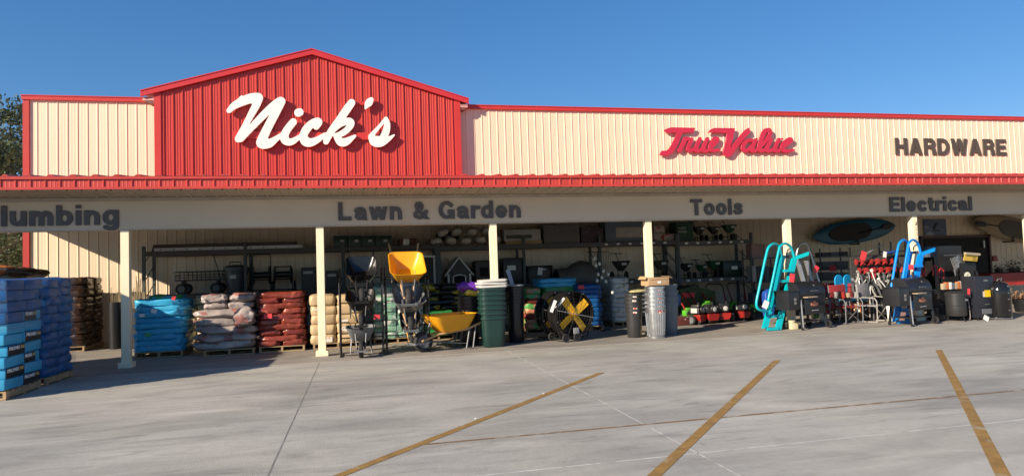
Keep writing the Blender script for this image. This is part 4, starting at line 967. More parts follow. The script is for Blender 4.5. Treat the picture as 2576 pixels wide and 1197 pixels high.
def barrow_rack(pxl, pxr, Y, label, dy):
    a, b = at(pxl, 895, Y), at(pxr, 888, Y); t = thing('wheelbarrow_rack', label, 'rack', ((a.x + b.x) / 2, Y, .006), group='wheelbarrow display racks'); hw = (b.x - a.x) / 2
    for sd in (-1, 1):
        m = MB(); x = sd * hw
        m.tube([(x, 0, 0), (x, 0, 1.42)], .016, 6); m.tube([(x, .62, 0), (x, .62, 1.7)], .016, 6); m.tube([(x, -.06, .015), (x, .68, .015)], .016, 6); m.tube([(x, 0, 1.42), (x, .62, 1.5)], .014, 6)
        for z in (.42, .72, 1.02, 1.30): m.tube([(x, 0, z), (x, .62, z + .05)], .012, 6)
        for z in (.86, .48): m.tube([(x, .1, z + .12), (x - sd * .02, .08, z + .17), (x - sd * .17, .08, z + .17), (x - sd * .19, .1, z + .12), (x - sd * .19, .1, z - .05), (x, .1, z - .05)], .009, 6)
        m.build('side_frame', blackm, t)
    for yy, z, r in ((.62, .3, .014), (.62, 1.5, .014), (0, .03, .01)): m = MB(); m.tube([(-hw, yy, z), (hw, yy, z)], r, 6); m.build('cross_bar', blackm, t)
barrow_rack(857, 966, 13.3, 'black tube rack holding black wheelbarrows', 0)
barrow_rack(975, 1082, 13.36, 'black tube rack holding the yellow and grey wheelbarrows', 0)
tagcard(948, 796, 13.4, .12, .09, 'red card hung on the rack beside the matt black wheelbarrow')

# ---- nested bins
def bin_stack(name, desc, group, cat, px, Y, r0, r1, h, n, step, mat, sq=0, flute=0, rim=.018, handles=False, stick=None, wall=.008, lipm=None):
    X = px if isinstance(px, float) else at(px, 850, Y).x; base = None
    for k in range(n):
        lab = f'{desc}, {ORD[n - 1 - k]} from the top' if 0 < k < n - 1 else (f'{desc}, topmost of the stack' if k else f'{desc}, bottom one on floor')
        if base is None:
            t = thing(name, lab, cat, (X, Y, .006), group=group); nn = 64 if flute else (40 if sq else 28)
            m = MB(); m.lathe([(.001, 0), (r0 * .96, 0), (r0, .012), (r0 + (r1 - r0) * .4, h * .4), (r1, h - .03), (r1 - wall, h - .03), (r0 - wall, .014), (.001, .013)], n=nn, sq=sq)
            if flute:
                for v in m.b.verts:
                    if .05 < v.co.z < h - .1 or (h * .35 < v.co.z < h * .5):
                        pass
            m.build('body', mat, t)
            m = MB(); m.lathe([(r1, h - .05), (r1 + rim, h - .048), (r1 + rim, h - .004), (r1 + rim * .6, h), (r1 - wall, h - .002), (r1 - wall, h - .028)], n=nn, sq=sq); m.build('rim', lipm or mat, t)
            if flute:
                m = MB(); nf = 26
                for q in range(nf):
                    a = 2 * pi * q / nf; m.tube([((r0 + (r1 - r0) * f + .0015) * cos(a), (r0 + (r1 - r0) * f + .0015) * sin(a), h * f) for f in (.10, .82)], .010, 6)
                m.lathe([(r0 + .012, .0), (r0 + .014, .04), (r0 + .004, .05)], n=40); m.build('flutes', mat, t)
            if handles:
                for sd in (-1, 1):
                    m = MB(); m.tube([(sd * (r1 + .0), -.06, h - .09), (sd * (r1 + .055), -.05, h - .10), (sd * (r1 + .055), .05, h - .10), (sd * (r1), .06, h - .09)], .008, 6); m.build('handle', zinc, t)
            if stick:
                for (sx, sz, sw, sh, mm) in stick:
                    rr = r0 + (r1 - r0) * sz / h; a = sx
                    m = MB(); n_ = 5; wv = sw / rr
                    P = [(rr + .004) for _ in range(n_ + 1)]
                    for i in range(n_):
                        a0, a1 = a - wv / 2 + wv * i / n_, a - wv / 2 + wv * (i + 1) / n_
                        m.poly([((rr + .004) * sin(a0), -(rr + .004) * cos(a0), sz - sh / 2), ((rr + .004) * sin(a1), -(rr + .004) * cos(a1), sz - sh / 2), ((rr + .004) * sin(a1), -(rr + .004) * cos(a1), sz + sh / 2), ((rr + .004) * sin(a0), -(rr + .004) * cos(a0), sz + sh / 2)])
                    m.build('label', mm, t, smooth=False)
            base = t
        else:
            o = dup(base, (X + random.uniform(-.008, .008), Y + random.uniform(-.006, .006), .006 + step * k), (0, 0, random.uniform(-.04, .04)), lab)
    return base
tot = M('tote_dark_green', (.011, .038, .034), .32, var=.12); stk = M('sticker_red_white', (.62, .52, .46), .5, col2=(.55, .06, .04), amt=.5, scale=22, rand=1)
stw = M('sticker_white', (.62, .62, .58), .5, col2=(.15, .16, .16), amt=.6, scale=25)
bin_stack('storage_tote', 'dark green tote nested by the second cream post', 'nested dark green totes', 'tote', 1240, 13.62, .215, .26, .62, 7, .098, tot, sq=5, rim=.02)
for k in range(3):
    m = MB(); z = 1.222 + k * .058
    m.loft([rrect(-.29, .29, -.27, .27, 0, .06), rrect(-.295, .295, -.275, .275, .018, .06), rrect(-.295, .295, -.275, .275, .04, .06), rrect(-.25, .25, -.23, .23, .046, .05)])
    o = m.build('tote_lid', M('lid_white', (.62, .60, .56), .45), loc=(at(1240, 850, 13.62).x + random.uniform(-.02, .02), 13.62, z), rot=(0, random.uniform(-.04, .02), random.uniform(-.1, .1)))
    tag(o, f'off white tote lid stacked on the green totes, {("bottom", "middle", "top")[k]} of three', 'lid', 'white tote lids')
bin_stack('trash_bin', 'black ribbed bin nested behind the yellow wheelbarrow', 'nested black ribbed bins', 'bin', 1182, 14.2, .19, .235, .6, 6, .085, M('bin_black', (.022, .02, .02), .4, var=.15), rim=.014)
a, b = at(1150, 735, 14.2).x, at(1206, 735, 14.2).x
o = stack('soil_bag', 'shiny yellow bag lying on the black ribbed bins', 'bag', None, a + .16, b + .02, 14.0, 14.4, 1.035, 1, .12, 1, [yelb], wr=.03, ez=.8)
o = stack('soil_bag', 'shiny purple bag heaped on top of the black ribbed bins', 'bag', None, a, b + .03, 14.0, 14.45, 1.14, 1, .17, 1, [purpb], wr=.03, ez=.9)
bin_stack('trash_bin', 'tall smooth black bin nested right of the green totes', 'nested smooth black bins', 'bin', 1299, 14.1, .165, .185, .85, 6, .07, M('bin_black_smooth', (.014, .014, .016), .3, var=.15), rim=.012)
m = MB(); m.lathe([(.2, 0), (.2, .02), (.12, .035), (.001, .036)], n=28); o = m.build('bin_lid', M('lid_gray', (.32, .33, .34), .4), loc=(at(1299, 850, 14.1).x, 14.1, 1.215)); tag(o, 'pale grey round lid on the smooth black bins', 'lid')
m = MB(); m.box(-.04, .04, -.02, .02, 0, .34, rot=(0, -.25, 0)); o = m.build('folded_sheet', M('sheet_blue_gray', (.22, .26, .34), .5), loc=(at(1284, 712, 14.0).x, 14.02, 1.235)); tag(o, 'blue grey folded sheet standing in the smooth black bins', 'sheet')
bin_stack('trash_bin', 'black bin with red stickers left of the galvanized cans', 'stickered black bins', 'bin', 1597, 13.72, .155, .18, .62, 5, .084, M('bin_black_b', (.03, .03, .031), .36, var=.1), rim=.012, stick=[(-.25, .548, .085, .04, stk)])
bin_stack('galvanized_can', 'galvanized can with red sticker by the third post', 'nested galvanized cans', 'can', 1651, 13.42, .175, .215, .66, 6, .088, steel, flute=1, rim=.012, handles=True, stick=[(.35, .56, .20, .065, stk)])
m = MB(); m.box(-.26, .24, -.17, .17, 0, .17, bev=.008); t = m.build('body', card); th = thing('cardboard_box', 'open cardboard box on top of the galvanized cans', 'box', (at(1656, 850, 13.42).x, 13.45, 1.125), .08); t.parent = th
m = MB(); m.box(-.345, -.263, -.165, .165, .165, .172, rot=(0, -.9, 0)); m.box(.243, .33, -.165, .165, .165, .172, rot=(0, .5, 0)); m.build('flap', card, th, smooth=False); sticker(th, .0, -.173, .07, .08, .05); sticker(th, .0, -.1725, .13, .44, .012, M('card_print', (.26, .16, .08), .7), 'print')
bin_stack('trash_bin', 'plain grey bin nested just behind the galvanized cans', 'nested grey bins', 'bin', 1684, 13.95, .18, .225, .72, 4, .13, M('bin_gray', (.14, .16, .18), .45, var=.1), rim=.015, handles=False)
o = stack('folded_tarp', 'blue folded tarp beside the grey bins', 'tarp', None, at(1692, 760, 14.4).x, at(1712, 760, 14.4).x, 14.3, 14.6, .62, 1, .22, 1, [dblue], wr=.03, ez=.8)

# ---- drum fans
bladem = M('fan_blade', (.80, .42, .012), .4, var=.05)
def drum_fan(X, Y, label, rot):
    t = thing('drum_fan', label, 'fan', (X, Y, .006), rot, 'black drum fans'); r, zc_ = .475, .575
    m = MB(); m.lathe([(r, -.17), (r + .014, -.165), (r + .014, -.14), (r, -.135), (r, .135), (r + .014, .14), (r + .014, .165), (r, .17), (r - .012, .165), (r - .012, -.165)], (0, 0, zc_), 56, axis='y')
    m.b.faces.ensure_lookup_table(); m.build('drum', M('fan_black', (.012, .011, .011), .25, var=.15), t)
    m = MB()
    for rr in (.12, .19, .26, .33, .40, .455): m.tube([(rr * cos(a), -.17, zc_ + rr * sin(a)) for a in np.linspace(0, 2 * pi, 40, endpoint=False)], .0028, 4, closed=True)
    for k in range(12): a = k * pi / 6 + .1; m.tube([(.05 * cos(a), -.172, zc_ + .05 * sin(a)), (r * cos(a), -.168, zc_ + r * sin(a))], .0028, 4)
    m.build('front_guard', blackm, t)
    m = MB(); 
    for rr in (.15, .25, .35, .45): m.tube([(rr * cos(a), .165, zc_ + rr * sin(a)) for a in np.linspace(0, 2 * pi, 32, endpoint=False)], .004, 4, closed=True)
    for k in range(8): a = k * pi / 4; m.tube([(0, .165, zc_), (r * cos(a), .165, zc_ + r * sin(a))], .004, 4)
    m.build('rear_guard', blackm, t)
    m = MB(); m.lathe([(.001, .150), (r - .012, .150), (r - .012, .156), (.001, .156)], (0, 0, zc_), 40, axis='y'); m.build('shade_disc', MATS['fan_black'], t)  # black disc added to stand for the shade inside the drum
    m = MB(); m.lathe([(.001, .02), (.09, .02), (.1, .05), (.1, .16), (.001, .161)], (0, 0, zc_), 20, axis='y'); m.build('motor', M('motor_gray', (.05, .05, .05), .4), t)
    m = MB(); m.lathe([(.001, -.155), (.055, -.15), (.055, .019), (.001, .0195)], (0, 0, zc_), 18, axis='y'); m.build('hub', bladem, t)
    for k in range(4):
        a = radians(37) + k * pi / 2; m = MB()
        P0 = [(.055, -.055, .02), (.055, .055, -.02)]; L_ = .42
        pts = [(.05, -.075, -.135), (L_, -.082, -.14), (L_, .082, -.095), (.05, .075, -.10)]
        f = [Vector((x * cos(a) - y * sin(a), d, zc_ + x * sin(a) + y * cos(a))) for x, y, d in pts]
        m.loft([[p for p in f], [p + Vector((0, .006, 0)) for p in f]]); m.build('blade', bladem, t, smooth=False)
    m = MB(); m.tube([(-r - .0, -.06, zc_ - .04), (-r * .72, -.1, .07), (r * .72, -.1, .07), (r + .0, -.06, zc_ - .04)], .02, 8); m.tube([(-r * .72, -.1, .07), (-r * .72, .2, .06)], .02, 8); m.tube([(r * .72, -.1, .07), (r * .72, .2, .06)], .02, 8); m.build('stand', blackm, t)
    for sx in (-.26, .02):
        wheel(t, sx, -.17, .09, .088, .05, axis='y', rimm=black)
    m = MB(); m.box(-.07, .07, -.195, -.175, .16, .29, bev=.01); m.build('motor_plate', M('plate_clear_gray', (.28, .29, .29), .25), t)
    m = MB(); m.tube([(-.44, -.182, zc_ + .10), (.46, -.182, zc_ - .10)], .008, 6); m.build('guard_rod', M('rod_bright', (.5, .5, .5), .3, .6), t)
    for k in range(8):
        a = k * pi / 4 + .3; m = MB(); m.lathe([(.001, -.186), (.011, -.184), (.011, -.172), (.001, -.171)], ((r - .004) * cos(a), 0, zc_ + (r - .004) * sin(a)), 8, axis='y'); m.build('bolt', zinc, t)
    return t
fx = at(1440, 850, 13.7).x
f1 = drum_fan(fx, 13.75, 'front black drum fan with orange blades standing upright', radians(16))
f2 = dup(f1, (fx - .17, 14.22, .006), (0, 0, radians(16)), 'rear black drum fan half hidden behind the front fan')
tagcard(1392, 770, 13.5, .07, .26, 'white paper strip hung on the front fan, left one', whitep, ry=.4, name='paper_tag'); tagcard(1409, 762, 13.5, .05, .28, 'white paper strip hung on the front fan, right one', whitep, ry=.75, name='paper_tag')

# ---- red tillers
trd = M('tiller_red', (.30, .016, .012), .35, var=.1); eng = M('engine_dark', (.028, .028, .03), .4, .3, var=.2, scale=20)
def tiller(label, X, Y, rz):
    t = thing('garden_tiller', label, 'tiller', (X, Y, .006), rz, 'red garden tillers')
    m = MB(); m.prism([(-.17, .17), (-.12, .08), (.12, .08), (.17, .17), (.17, .25), (-.17, .25)], -.2, .05); m.build('deck', trd, t, bev=.008)
    m = MB(); m.box(-.15, .15, -.16, .12, .275, .42, bev=.02); m.box(-.12, .02, -.14, .08, .421, .50, bev=.02); m.lathe([(.001, -.2), (.09, -.2), (.11, -.17), (.11, -.158)], (.03, 0, .37), 18, axis='y'); m.tube([(.1, -.02, .42), (.1, -.02, .55)], .03, 8); m.box(.03, .15, -.12, -.05, .425, .47); m.build('engine', eng, t)
    m = MB(); m.lathe([(.001, -.206), (.05, -.205), (.06, -.2005)], (.03, 0, .37), 16, axis='y'); m.build('recoil_cover', M('cover_pale', (.45, .45, .43), .4), t); m = MB(); m.box(-.18, -.151, -.12, .05, .3, .42); m.build('fuel_tank', MATS['cover_pale'], t)
    for sx in (-.24, .24): wheel(t, sx, .02, .13, .13, .08, axis='x')
    for sd in (-1, 1):
        m = MB(); m.tube([(sd * .16, .1, .2), (sd * .19, .3, .55), (sd * .21, .5, .76)], .019, 7); m.build('lower_handle', trd, t)
    m = MB(); m.tube([(-.21, .5, .76), (-.23, .66, .92), (-.15, .7, .97), (.15, .7, .97), (.23, .66, .92), (.21, .5, .76)], .016, 7); m.tube([(-.2, .62, .97), (-.14, .66, 1.02), (.14, .66, 1.02), (.2, .62, .97)], .008, 6); m.build('upper_handle', blackm, t)
    m = MB()
    for k in range(5):
        x = -.12 + k * .06; m.lathe([(.001, -.012), (.10, -.008), (.10, .008), (.001, .012)], (x, -.1, .105), 7, axis='x')
    m.build('tines', eng, t, smooth=False); return t
t1 = tiller('red garden tiller with dark engine, middle of the row', at(1818, 806, 15.9).x, 15.9, radians(-14))
dup(t1, (at(1868, 803, 16.1).x, 16.1, .006), (0, 0, radians(-18)), 'red garden tiller with dark engine, rightmost of the row')
dup(t1, (at(1752, 812, 15.7).x, 15.7, .006), (0, 0, radians(35)), 'red garden tiller turned aside, in front of the green sweeper')
A, B = at(1712, 775, 16.3), at(1802, 775, 16.3)
t = thing('lawn_sweeper', 'green lawn sweeper with dark cloth hopper behind the tillers', 'sweeper', ((A.x + B.x) / 2, 16.3, .006)); hw = (B.x - A.x) / 2
m = MB(); m.prism([(-hw, .25), (hw, .25), (hw, .80), (-hw * .2, .95), (-hw, .88)], 0, .8); m.build('hopper', M('sweeper_cloth', (.035, .06, .012), .7, var=.4, scale=3, col2=(.10, .075, .01), amt=.55), t, smooth=False)
m = MB(); m.box(-hw, hw, -.12, -.001, .2, .42, bev=.03); m.build('brush_housing', M('sweeper_green', (.02, .28, .05), .4), t)
sticker(t, -hw * .55, -.004, .72, .38, .12, redp, 'card'); sticker(t, hw * .2, -.124, .36, .2, .12, redp, 'card')
for sx in (-hw - .04, hw + .04): wheel(t, sx, -.02, .15, .15, .07, axis='x')
m = MB(); m.box(-.2, .2, -.12, .12, 0, .22, bev=.02); o = m.build('carton', M('box_dark_red', (.09, .02, .015), .6, col2=(.4, .36, .3), amt=.62, scale=9), loc=(at(1716, 815, 15.6).x, 15.7, .006)); tag(o, 'small dark red carton at the foot of the shelf', 'box')

# ---- ladders with looped rails
def zq(u, v, Y): return at((2260 + u * .2673) * .83447, (700 + v * .2673) * .83447, Y)
teal = M('teal_paint', (.0, .40, .46), .28, var=.06); tealb = M('bright_blue_paint', (.0, .22, .68), .28, var=.06); alug = M('ladder_gray', (.42, .42, .41), .35, .6, var=.1)
def step_ladder(label, mat):
    B = zq(240, 1090, 13.42); B.z = 0.006; t = thing('rail_ladder', label, 'ladder', B, group='ladders with looped rails')
    L = lambda u, v, Y: zq(u, v, Y) - B
    def rail(P, r=.029):
        q = crom([tuple(L(*p)) for p in P], 5); m = MB(); m.tube([Vector(x) for x in q], r, 10); return m.build('handrail', mat, t)
    rail([(200, 892, 13.3), (110, 872, 13.2), (75, 810, 13.2), (110, 620, 13.22), (190, 240, 13.3), (228, 155, 13.32), (285, 130, 13.4), (335, 170, 13.48), (368, 280, 13.54)])
    rail([(225, 860, 13.34), (207, 790, 13.28), (270, 490, 13.32), (330, 200, 13.38), (350, 155, 13.4), (397, 127, 13.45), (452, 155, 13.5), (482, 210, 13.53), (503, 292, 13.55)])
    for (u0, v0, u1, v1) in ((368, 270, 172, 1075), (505, 285, 315, 1105)):
        m = MB(); a, b = L(u0, v0, 13.56), L(u1, v1, 13.42); n_ = Vector((0.068, 0, .014)); d = Vector((0, .035, 0))
        m.loft([[p - n_ - d, p + n_ - d, p + n_ + d, p - n_ + d] for p in (b, a)]); m.build('stringer', mat, t, smooth=False)
    for k, v in enumerate((430, 548, 690, 820, 945, 1085)):
        f = (1085 - v) / 815; xa = 175 + f * 195; xb = 318 + f * 187; Y = 13.42 + f * .14
        a, b = L(xa, v, Y), L(xb, v, Y); m = MB(); dp = .16 if k == 0 else .06
        m.box(a.x + .03, b.x - .02, a.y - dp, a.y + .03, a.z - .04, a.z + .02); m.build('step', mat, t, smooth=False)
    m = MB(); a, b = L(515, 290, 13.54), L(660, 240, 13.48); n_ = Vector((.01, 0, .042)); d = Vector((0, .03, 0)); m.loft([[p - n_ - d, p + n_ - d, p + n_ + d, p - n_ + d] for p in (a, b)]); m.build('arm', mat, t, smooth=False)
    m = MB(); q = [L(*p) for p in ((415, 250, 13.6), (425, 205, 13.6), (455, 185, 13.6), (480, 200, 13.6))]; m.tube(q, .014, 6); a = L(395, 245, 13.57); b = L(480, 290, 13.57); m.box(a.x, b.x, a.y, a.y + .05, b.z, a.z - .03); m.build('seat_bar', MATS['motor_gray'], t, smooth=False)
    return t
lad = step_ladder('teal metal ladder with looped handrails by the fourth post', teal)
q0 = zq(285, 130, 13.4); q1 = at(2275, 607, 13.24)
dup(lad, lad.location + Vector((q1.x - q0.x, -.16, 0)), None, 'bright blue metal ladder with looped handrails by the numbered post', swap={'teal_paint': tealb})
t = thing('rail_ladder', 'plain grey metal ladder with looped rail behind the first grill', 'ladder', (at(2040, 800, 14.6).x, 14.6, .006), group='ladders with looped rails')
Lq = lambda u, v, Y: zq(u, v, Y) - t.location
m = MB(); q = crom([tuple(Lq(*p)) for p in ((545, 330, 14.4), (527, 250, 14.4), (560, 150, 14.4), (605, 124, 14.4), (650, 152, 14.4), (692, 260, 14.4), (785, 580, 14.3), (850, 1020, 14.2))], 5); m.tube([Vector(x) for x in q], .022, 9); m.build('handrail', alug, t)
for du in (0, 95):
    m = MB(); a, b = Lq(540 + du, 320, 14.5), Lq(735 + du, 1010, 14.35); n_ = Vector((.045, 0, 0)); d = Vector((0, .03, 0)); m.loft([[p - n_ - d, p + n_ - d, p + n_ + d, p - n_ + d] for p in (b, a)]); m.build('stringer', alug, t, smooth=False)
tagcard((2260 + 478 * .2673) * .83447, (700 + 515 * .2673) * .83447, 13.3, .12, .19, 'red card tied to the teal ladder', ry=.2); tagcard((2260 + 748 * .2673) * .83447, (700 + 415 * .2673) * .83447, 14.1, .12, .16, 'red card tied to the grey ladder', ry=.6); tagcard(2292, 672, 12.98, .13, .12, 'red card tied to the bright blue ladder', ry=.1)
tagcard((2260 + 180 * .2673) * .83447, (700 + 815 * .2673) * .83447, 13.12, .13, .17, 'crumpled white paper tied low on the teal ladder rail', whitep, ry=.5, name='paper_tag')

# ---- pellet grills
gk = M('grill_black', (.016, .017, .02), .35, var=.15); strip_ = M('leg_strip', (.48, .48, .49), .4, .1); cop = M('emblem_copper', (.50, .16, .08), .4, .1, var=.4, scale=30, col2=(.5, .3, .2), amt=.6)
def grill(label, loc, rz):
    t = thing('pellet_grill', label, 'grill', loc, rz, 'black pellet grills'); hw = .42
    m = MB(); pr = [(.27 * cos(a) + .02, .80 + .27 * sin(a)) for a in np.linspace(-.15, pi + .15, 20)]; m.prismx(pr, -hw, hw); m.build('lid', gk, t)
    m = MB(); m.prismx([(-.25, .755), (-.22, .56), (.22, .56), (.29, .755)], -hw, hw); m.build('firebox', gk, t, bev=.01)
    m = MB(); m.box(-.30, .36, -.275, -.255, .34, .70, bev=.006); pn = m.build('front_panel', gk, t)
    m = MB(); m.lathe([(.001, -.292), (.02, -.29), (.02, -.276)], (0, 0, .98), 12, axis='y'); m.tube([(-.12, -.30, .86), (.12, -.30, .86)], .012, 6); m.build('lid_handle', zinc, t)
    m = MB(); m.box(-.36, -.02, -.40, -.277, .715, .74, bev=.005); m.build('front_shelf', M('shelf_bamboo', (.36, .27, .18), .5), t)
    pl = [(-.13, -.03), (-.1, .03), (-.06, .01), (-.05, .06), (.04, .065), (.05, .015), (.09, .035), (.13, -.02), (.1, -.045), (-.08, -.05)]
    m = MB(); m.prism([(x + .0, z + .57) for x, z in pl], -.283, -.2755); m.build('emblem', cop, pn, smooth=False)
    m = MB(); m.tube([(-.1, -.29, .42), (.1, -.29, .42)], .008, 6); m.build('panel_handle', strip_, pn)
    m = MB(); m.box(-.80, -.44, -.26, .14, .46, .86, bev=.015); m.box(-.81, -.43, -.27, .15, .861, .885, bev=.006); hp = m.build('hopper', gk, t)
    m = MB(); m.box(-.62, -.56, -.268, -.261, .66, .72); m.box(-.615, -.565, -.268, -.261, .58, .64); m.build('controls', M('control_gray', (.22, .21, .2), .4), hp, smooth=False)
    for sx, sy in ((-1, -1), (1, -1), (-1, 1), (1, 1)):
        m = MB(); a = Vector((sx * .38, sy * .2, .56)); b = Vector((sx * .41, sy * .27, .0 if sx < 0 else .06)); n_ = Vector((.026, 0, 0)); d = Vector((0, .02, 0)); m.loft([[p - n_ - d, p + n_ - d, p + n_ + d, p - n_ + d] for p in (b, a)]); lg = m.build('leg', gk, t, smooth=False)
        if sx < 0 and sy < 0: m = MB(); m.loft([[p - Vector((.018, .026, 0)), p + Vector((.018, -.026, 0)), p + Vector((.018, -.0205, 0)), p + Vector((-.018, -.0205, 0))] for p in (b + Vector((0, 0, .05)), a + Vector((0, -.01, .12)))]); m.build('leg_strip', strip_, lg, smooth=False)
    m = MB(); m.box(-.37, .37, -.22, .22, .16, .18); m.build('lower_shelf', gk, t, smooth=False)
    wheel(t, .45, -.27, .085, .085, .05, axis='x', rimm=black); wheel(t, .45, .27, .085, .085, .05, axis='x', rimm=black)
    m = MB(); m.box(.43, .66, -.2, .2, .76, .775); m.tube([(.44, -.2, .7), (.64, -.2, .76)], .01, 6); m.build('side_shelf', gk, t, smooth=False)
    m = MB(); m.tube([(.3, .1, 1.04), (.3, .1, 1.2)], .03, 10); m.build('chimney', gk, t); return t
g1 = grill('black pellet grill with copper emblem beside the teal ladder', (at(2030, 830, 13.45).x, 13.5, .006), radians(14))
g2 = dup(g1, (at(2296, 815, 12.98).x, 13.0, .006), (0, 0, radians(14)), 'black pellet grill with copper emblem in front of the blue ladder')
m = MB(); m.box(-.08, .08, -.06, .06, 0, .14, bev=.01); m.box(-.09, .02, -.05, .05, .141, .2, bev=.01); o = m.build('cream_carton', M('carton_cream', (.62, .55, .36), .6), loc=(at(1986, 826, 13.6).x, 13.45, .006)); tag(o, 'small cream cartons on the floor between ladder and first grill', 'carton')
m = MB(); m.lathe([(.001, 0), (.07, .0), (.08, .16), (.001, .17)], n=12); o = m.build('lime_bundle', M('lime', (.18, .45, .04), .5, col2=(.02, .03, .02), amt=.55, scale=14), loc=(at(2060, 800, 14).x, 14.1, .15)); tag(o, 'lime green and black bundle seen under the first grill', 'bundle')

# ---- chairs and the clutter between the grills
def chair(label, X, Y, rz, seatm, fm, s=1.):
    t = thing('folding_chair', label, 'chair', (X, Y, .006), rz, 'folding camp chairs')
    for sd in (-1, 1):
        x = sd * .27
        m = MB(); m.tube([(x * s, -.24 * s, .015), (x * s, -.25 * s, .5 * s), (x * s, -.2 * s, .58 * s), (x * s, .1 * s, .6 * s), (x * s, .22 * s, .55 * s), (x * s, .24 * s, .015)], .014, 7); m.tube([(x * s, -.24 * s, .015), (x * s, .24 * s, .015)], .014, 7); m.build('side_frame', fm, t)
        m = MB(); m.tube([(x * .97 * s, .2 * s, .38 * s), (x * .97 * s, .25 * s, .92 * s)], .013, 7); m.build('back_post', fm, t)
    m = MB(); m.tube([(-.26 * s, -.2 * s, .03), (.26 * s, -.2 * s, .39 * s)], .011, 6); m.tube([(.26 * s, -.18 * s, .03), (-.26 * s, -.18 * s, .39 * s)], .011, 6); m.build('cross_legs', fm, t)
    m = MB(); m.box(-.26 * s, .26 * s, -.22 * s, .2 * s, .385 * s, .405 * s, bev=.008); m.build('seat', seatm, t)
    m = MB(); m.box(-.25 * s, .25 * s, .215 * s, .235 * s, .55 * s, .92 * s, bev=.008, rot=(-.06, 0, 0)); m.build('backrest', seatm, t); return t
cgr = M('canvas_gray', (.30, .29, .30), .8, var=.08); cred = M('canvas_red', (.30, .025, .03), .75, var=.15)
chair('grey director chair with pale frame left of the second grill', at(2198, 808, 14.0).x, 14.0, radians(20), cgr, M('frame_pale', (.48, .46, .42), .4, .4))
c2 = chair('red folding chair behind the first grill, left of two', at(2100, 790, 14.35).x, 14.35, radians(25), cred, zinc)
dup(c2, (at(2158, 785, 14.5).x, 14.5, .006), (0, 0, radians(-15)), 'red folding chair behind the grey director chair')
bl = M('blue_plastic', (.01, .33, .66), .4, var=.06)
for k, (px, lab) in enumerate(((2112, 'bright blue rounded chair back, left of two, behind red chairs'), (2134, 'bright blue rounded chair back, right of two, with orange edge'))):
    X = at(px, 720, 14.75).x; t = thing('lounge_chair', lab, 'chair', (X, 14.75, .006), radians(18), 'blue lounge chairs')
    arc = [(-.15, .55)] + [(.17 * cos(a) * (1 if a else 1), 1.02 + .13 * sin(a)) for a in np.linspace(pi, 0, 12)] + [(.15, .55)]
    m = MB(); m.prism(arc, 0, .03); o = m.build('backrest', bl, t, bev=.01)
    m = MB(); m.box(-.2, .2, -.42, -.005, .50, .53, bev=.008); m.build('seat', bl, t)
    m = MB()
    for sx in (-.18, .18): m.tube([(sx, -.4, .0), (sx, -.4, .5)], .015, 6); m.tube([(sx, .12, .0), (sx, .06, .5)], .015, 6)
    m.build('legs', M('orange_wood', (.42, .14, .04), .5), t)
m = MB(); m.box(-.45, .45, -.2, .2, 0, .06); m.box(-.45, .45, -.2, .2, .2, .22)
for sx in (-.44, .42):
    for sy in (-.19, .17): m.box(sx, sx + .02, sy, sy + .02, .061, .2)
t = thing('low_display', 'low dark display shelf with small bright goods between the grills', 'display', (at(2118, 800, 14.5).x, 14.5, .006)); m.build('shelf', blackm, t, smooth=False)
for k in range(14):
    cmat = [M('goods_copper', (.36, .20, .12), .35, .5), whitep, redp, zinc, M('goods_pink', (.5, .25, .22), .5)][k % 5]
    r = random.uniform(.025, .045); h = random.uniform(.06, .13); x = -.4 + (k % 7) * .13; y = -.15 if k < 7 else .0
    m = MB(); m.lathe([(r, 0), (r * 1.05, h * .7), (r * .5, h * .85), (r * .4, h), (.001, h)], n=10); o = m.build('small_jar', cmat, loc=(t.location.x + x, 14.5 + y, .23)); tag(o, 'small bright jar on the low display between the grills', 'jar', 'small jars on the low display')
# display of red jacks and hanging hardware
p = at(2195, 690, 14.65); t = thing('hardware_display', 'dark slatted display stand with grey tools below red ones', 'display', (p.x, 14.65, .006))
m = MB(); m.box(-.62, .62, .0, .04, .1, 1.62); m.box(-.6, .6, -.3, .0, .05, .1); m.build('panel', M('panel_dark', (.05, .048, .046), .6), t, smooth=False)
m = MB()
for z in (.55, .85, 1.15, 1.45): m.tube([(-.6, -.04, z), (.6, -.04, z)], .01, 6)
m.build('hang_rails', zinc, t)
jr = M('jack_red', (.36, .03, .025), .4, var=.2)
def jack(k, row):
    X = p.x - .46 + (k % 5) * .22 + row * .08; z = 1.44 - row * .22
    t = thing('red_bar_clamp', f'red metal clamp on the display, {("upper", "lower")[row]} row, {("first", "second", "third", "fourth", "fifth")[k]} from left', 'clamp', (X, 14.55, z), group='red clamps on the display')
    m = MB(); m.tube([(-.13, 0, .02), (.13, 0, .05)], .02, 8); m.box(-.12, -.06, -.03, .03, -.05, .09, bev=.01); m.build('bar', jr, t)
    m = MB(); m.box(.05, .12, -.03, .03, -.06, .08, bev=.01); m.tube([(.1, -.04, .0), (-.02, -.05, -.07)], .012, 6); m.build('jaw', jr, t)
for row in (0, 1):
    for k in range(5): jack(k, row)
for k in range(16):
    X = p.x - .56 + (k % 8) * .15; z = 1.0 - (k // 8) * .24
    m = MB(); m.tube([(0, 0, .1), (random.uniform(-.05, .05), -.02, -.1)], random.uniform(.014, .03), 7); m.box(-.03, .03, -.02, .02, .08, .13)
    o = m.build('hand_tool', random.choice([zinc, M('tool_dark', (.08, .08, .08), .4, .4), M('tool_pale', (.38, .37, .33), .5)]), loc=(X, 14.53, z), rot=(0, random.uniform(-.5, .5), 0)); tag(o, 'small grey tool hanging below the red clamps', 'tool', 'grey tools on the display')
tagcard(2172, 643, 14.4, .16, .22, 'bright red card above the red clamps', ry=.35); tagcard(2197, 692, 14.4, .13, .13, 'bright red card below the red clamps'); tagcard(2226, 640, 14.4, .1, .15, 'white card hung beside the blue handle', whitep, ry=.2)
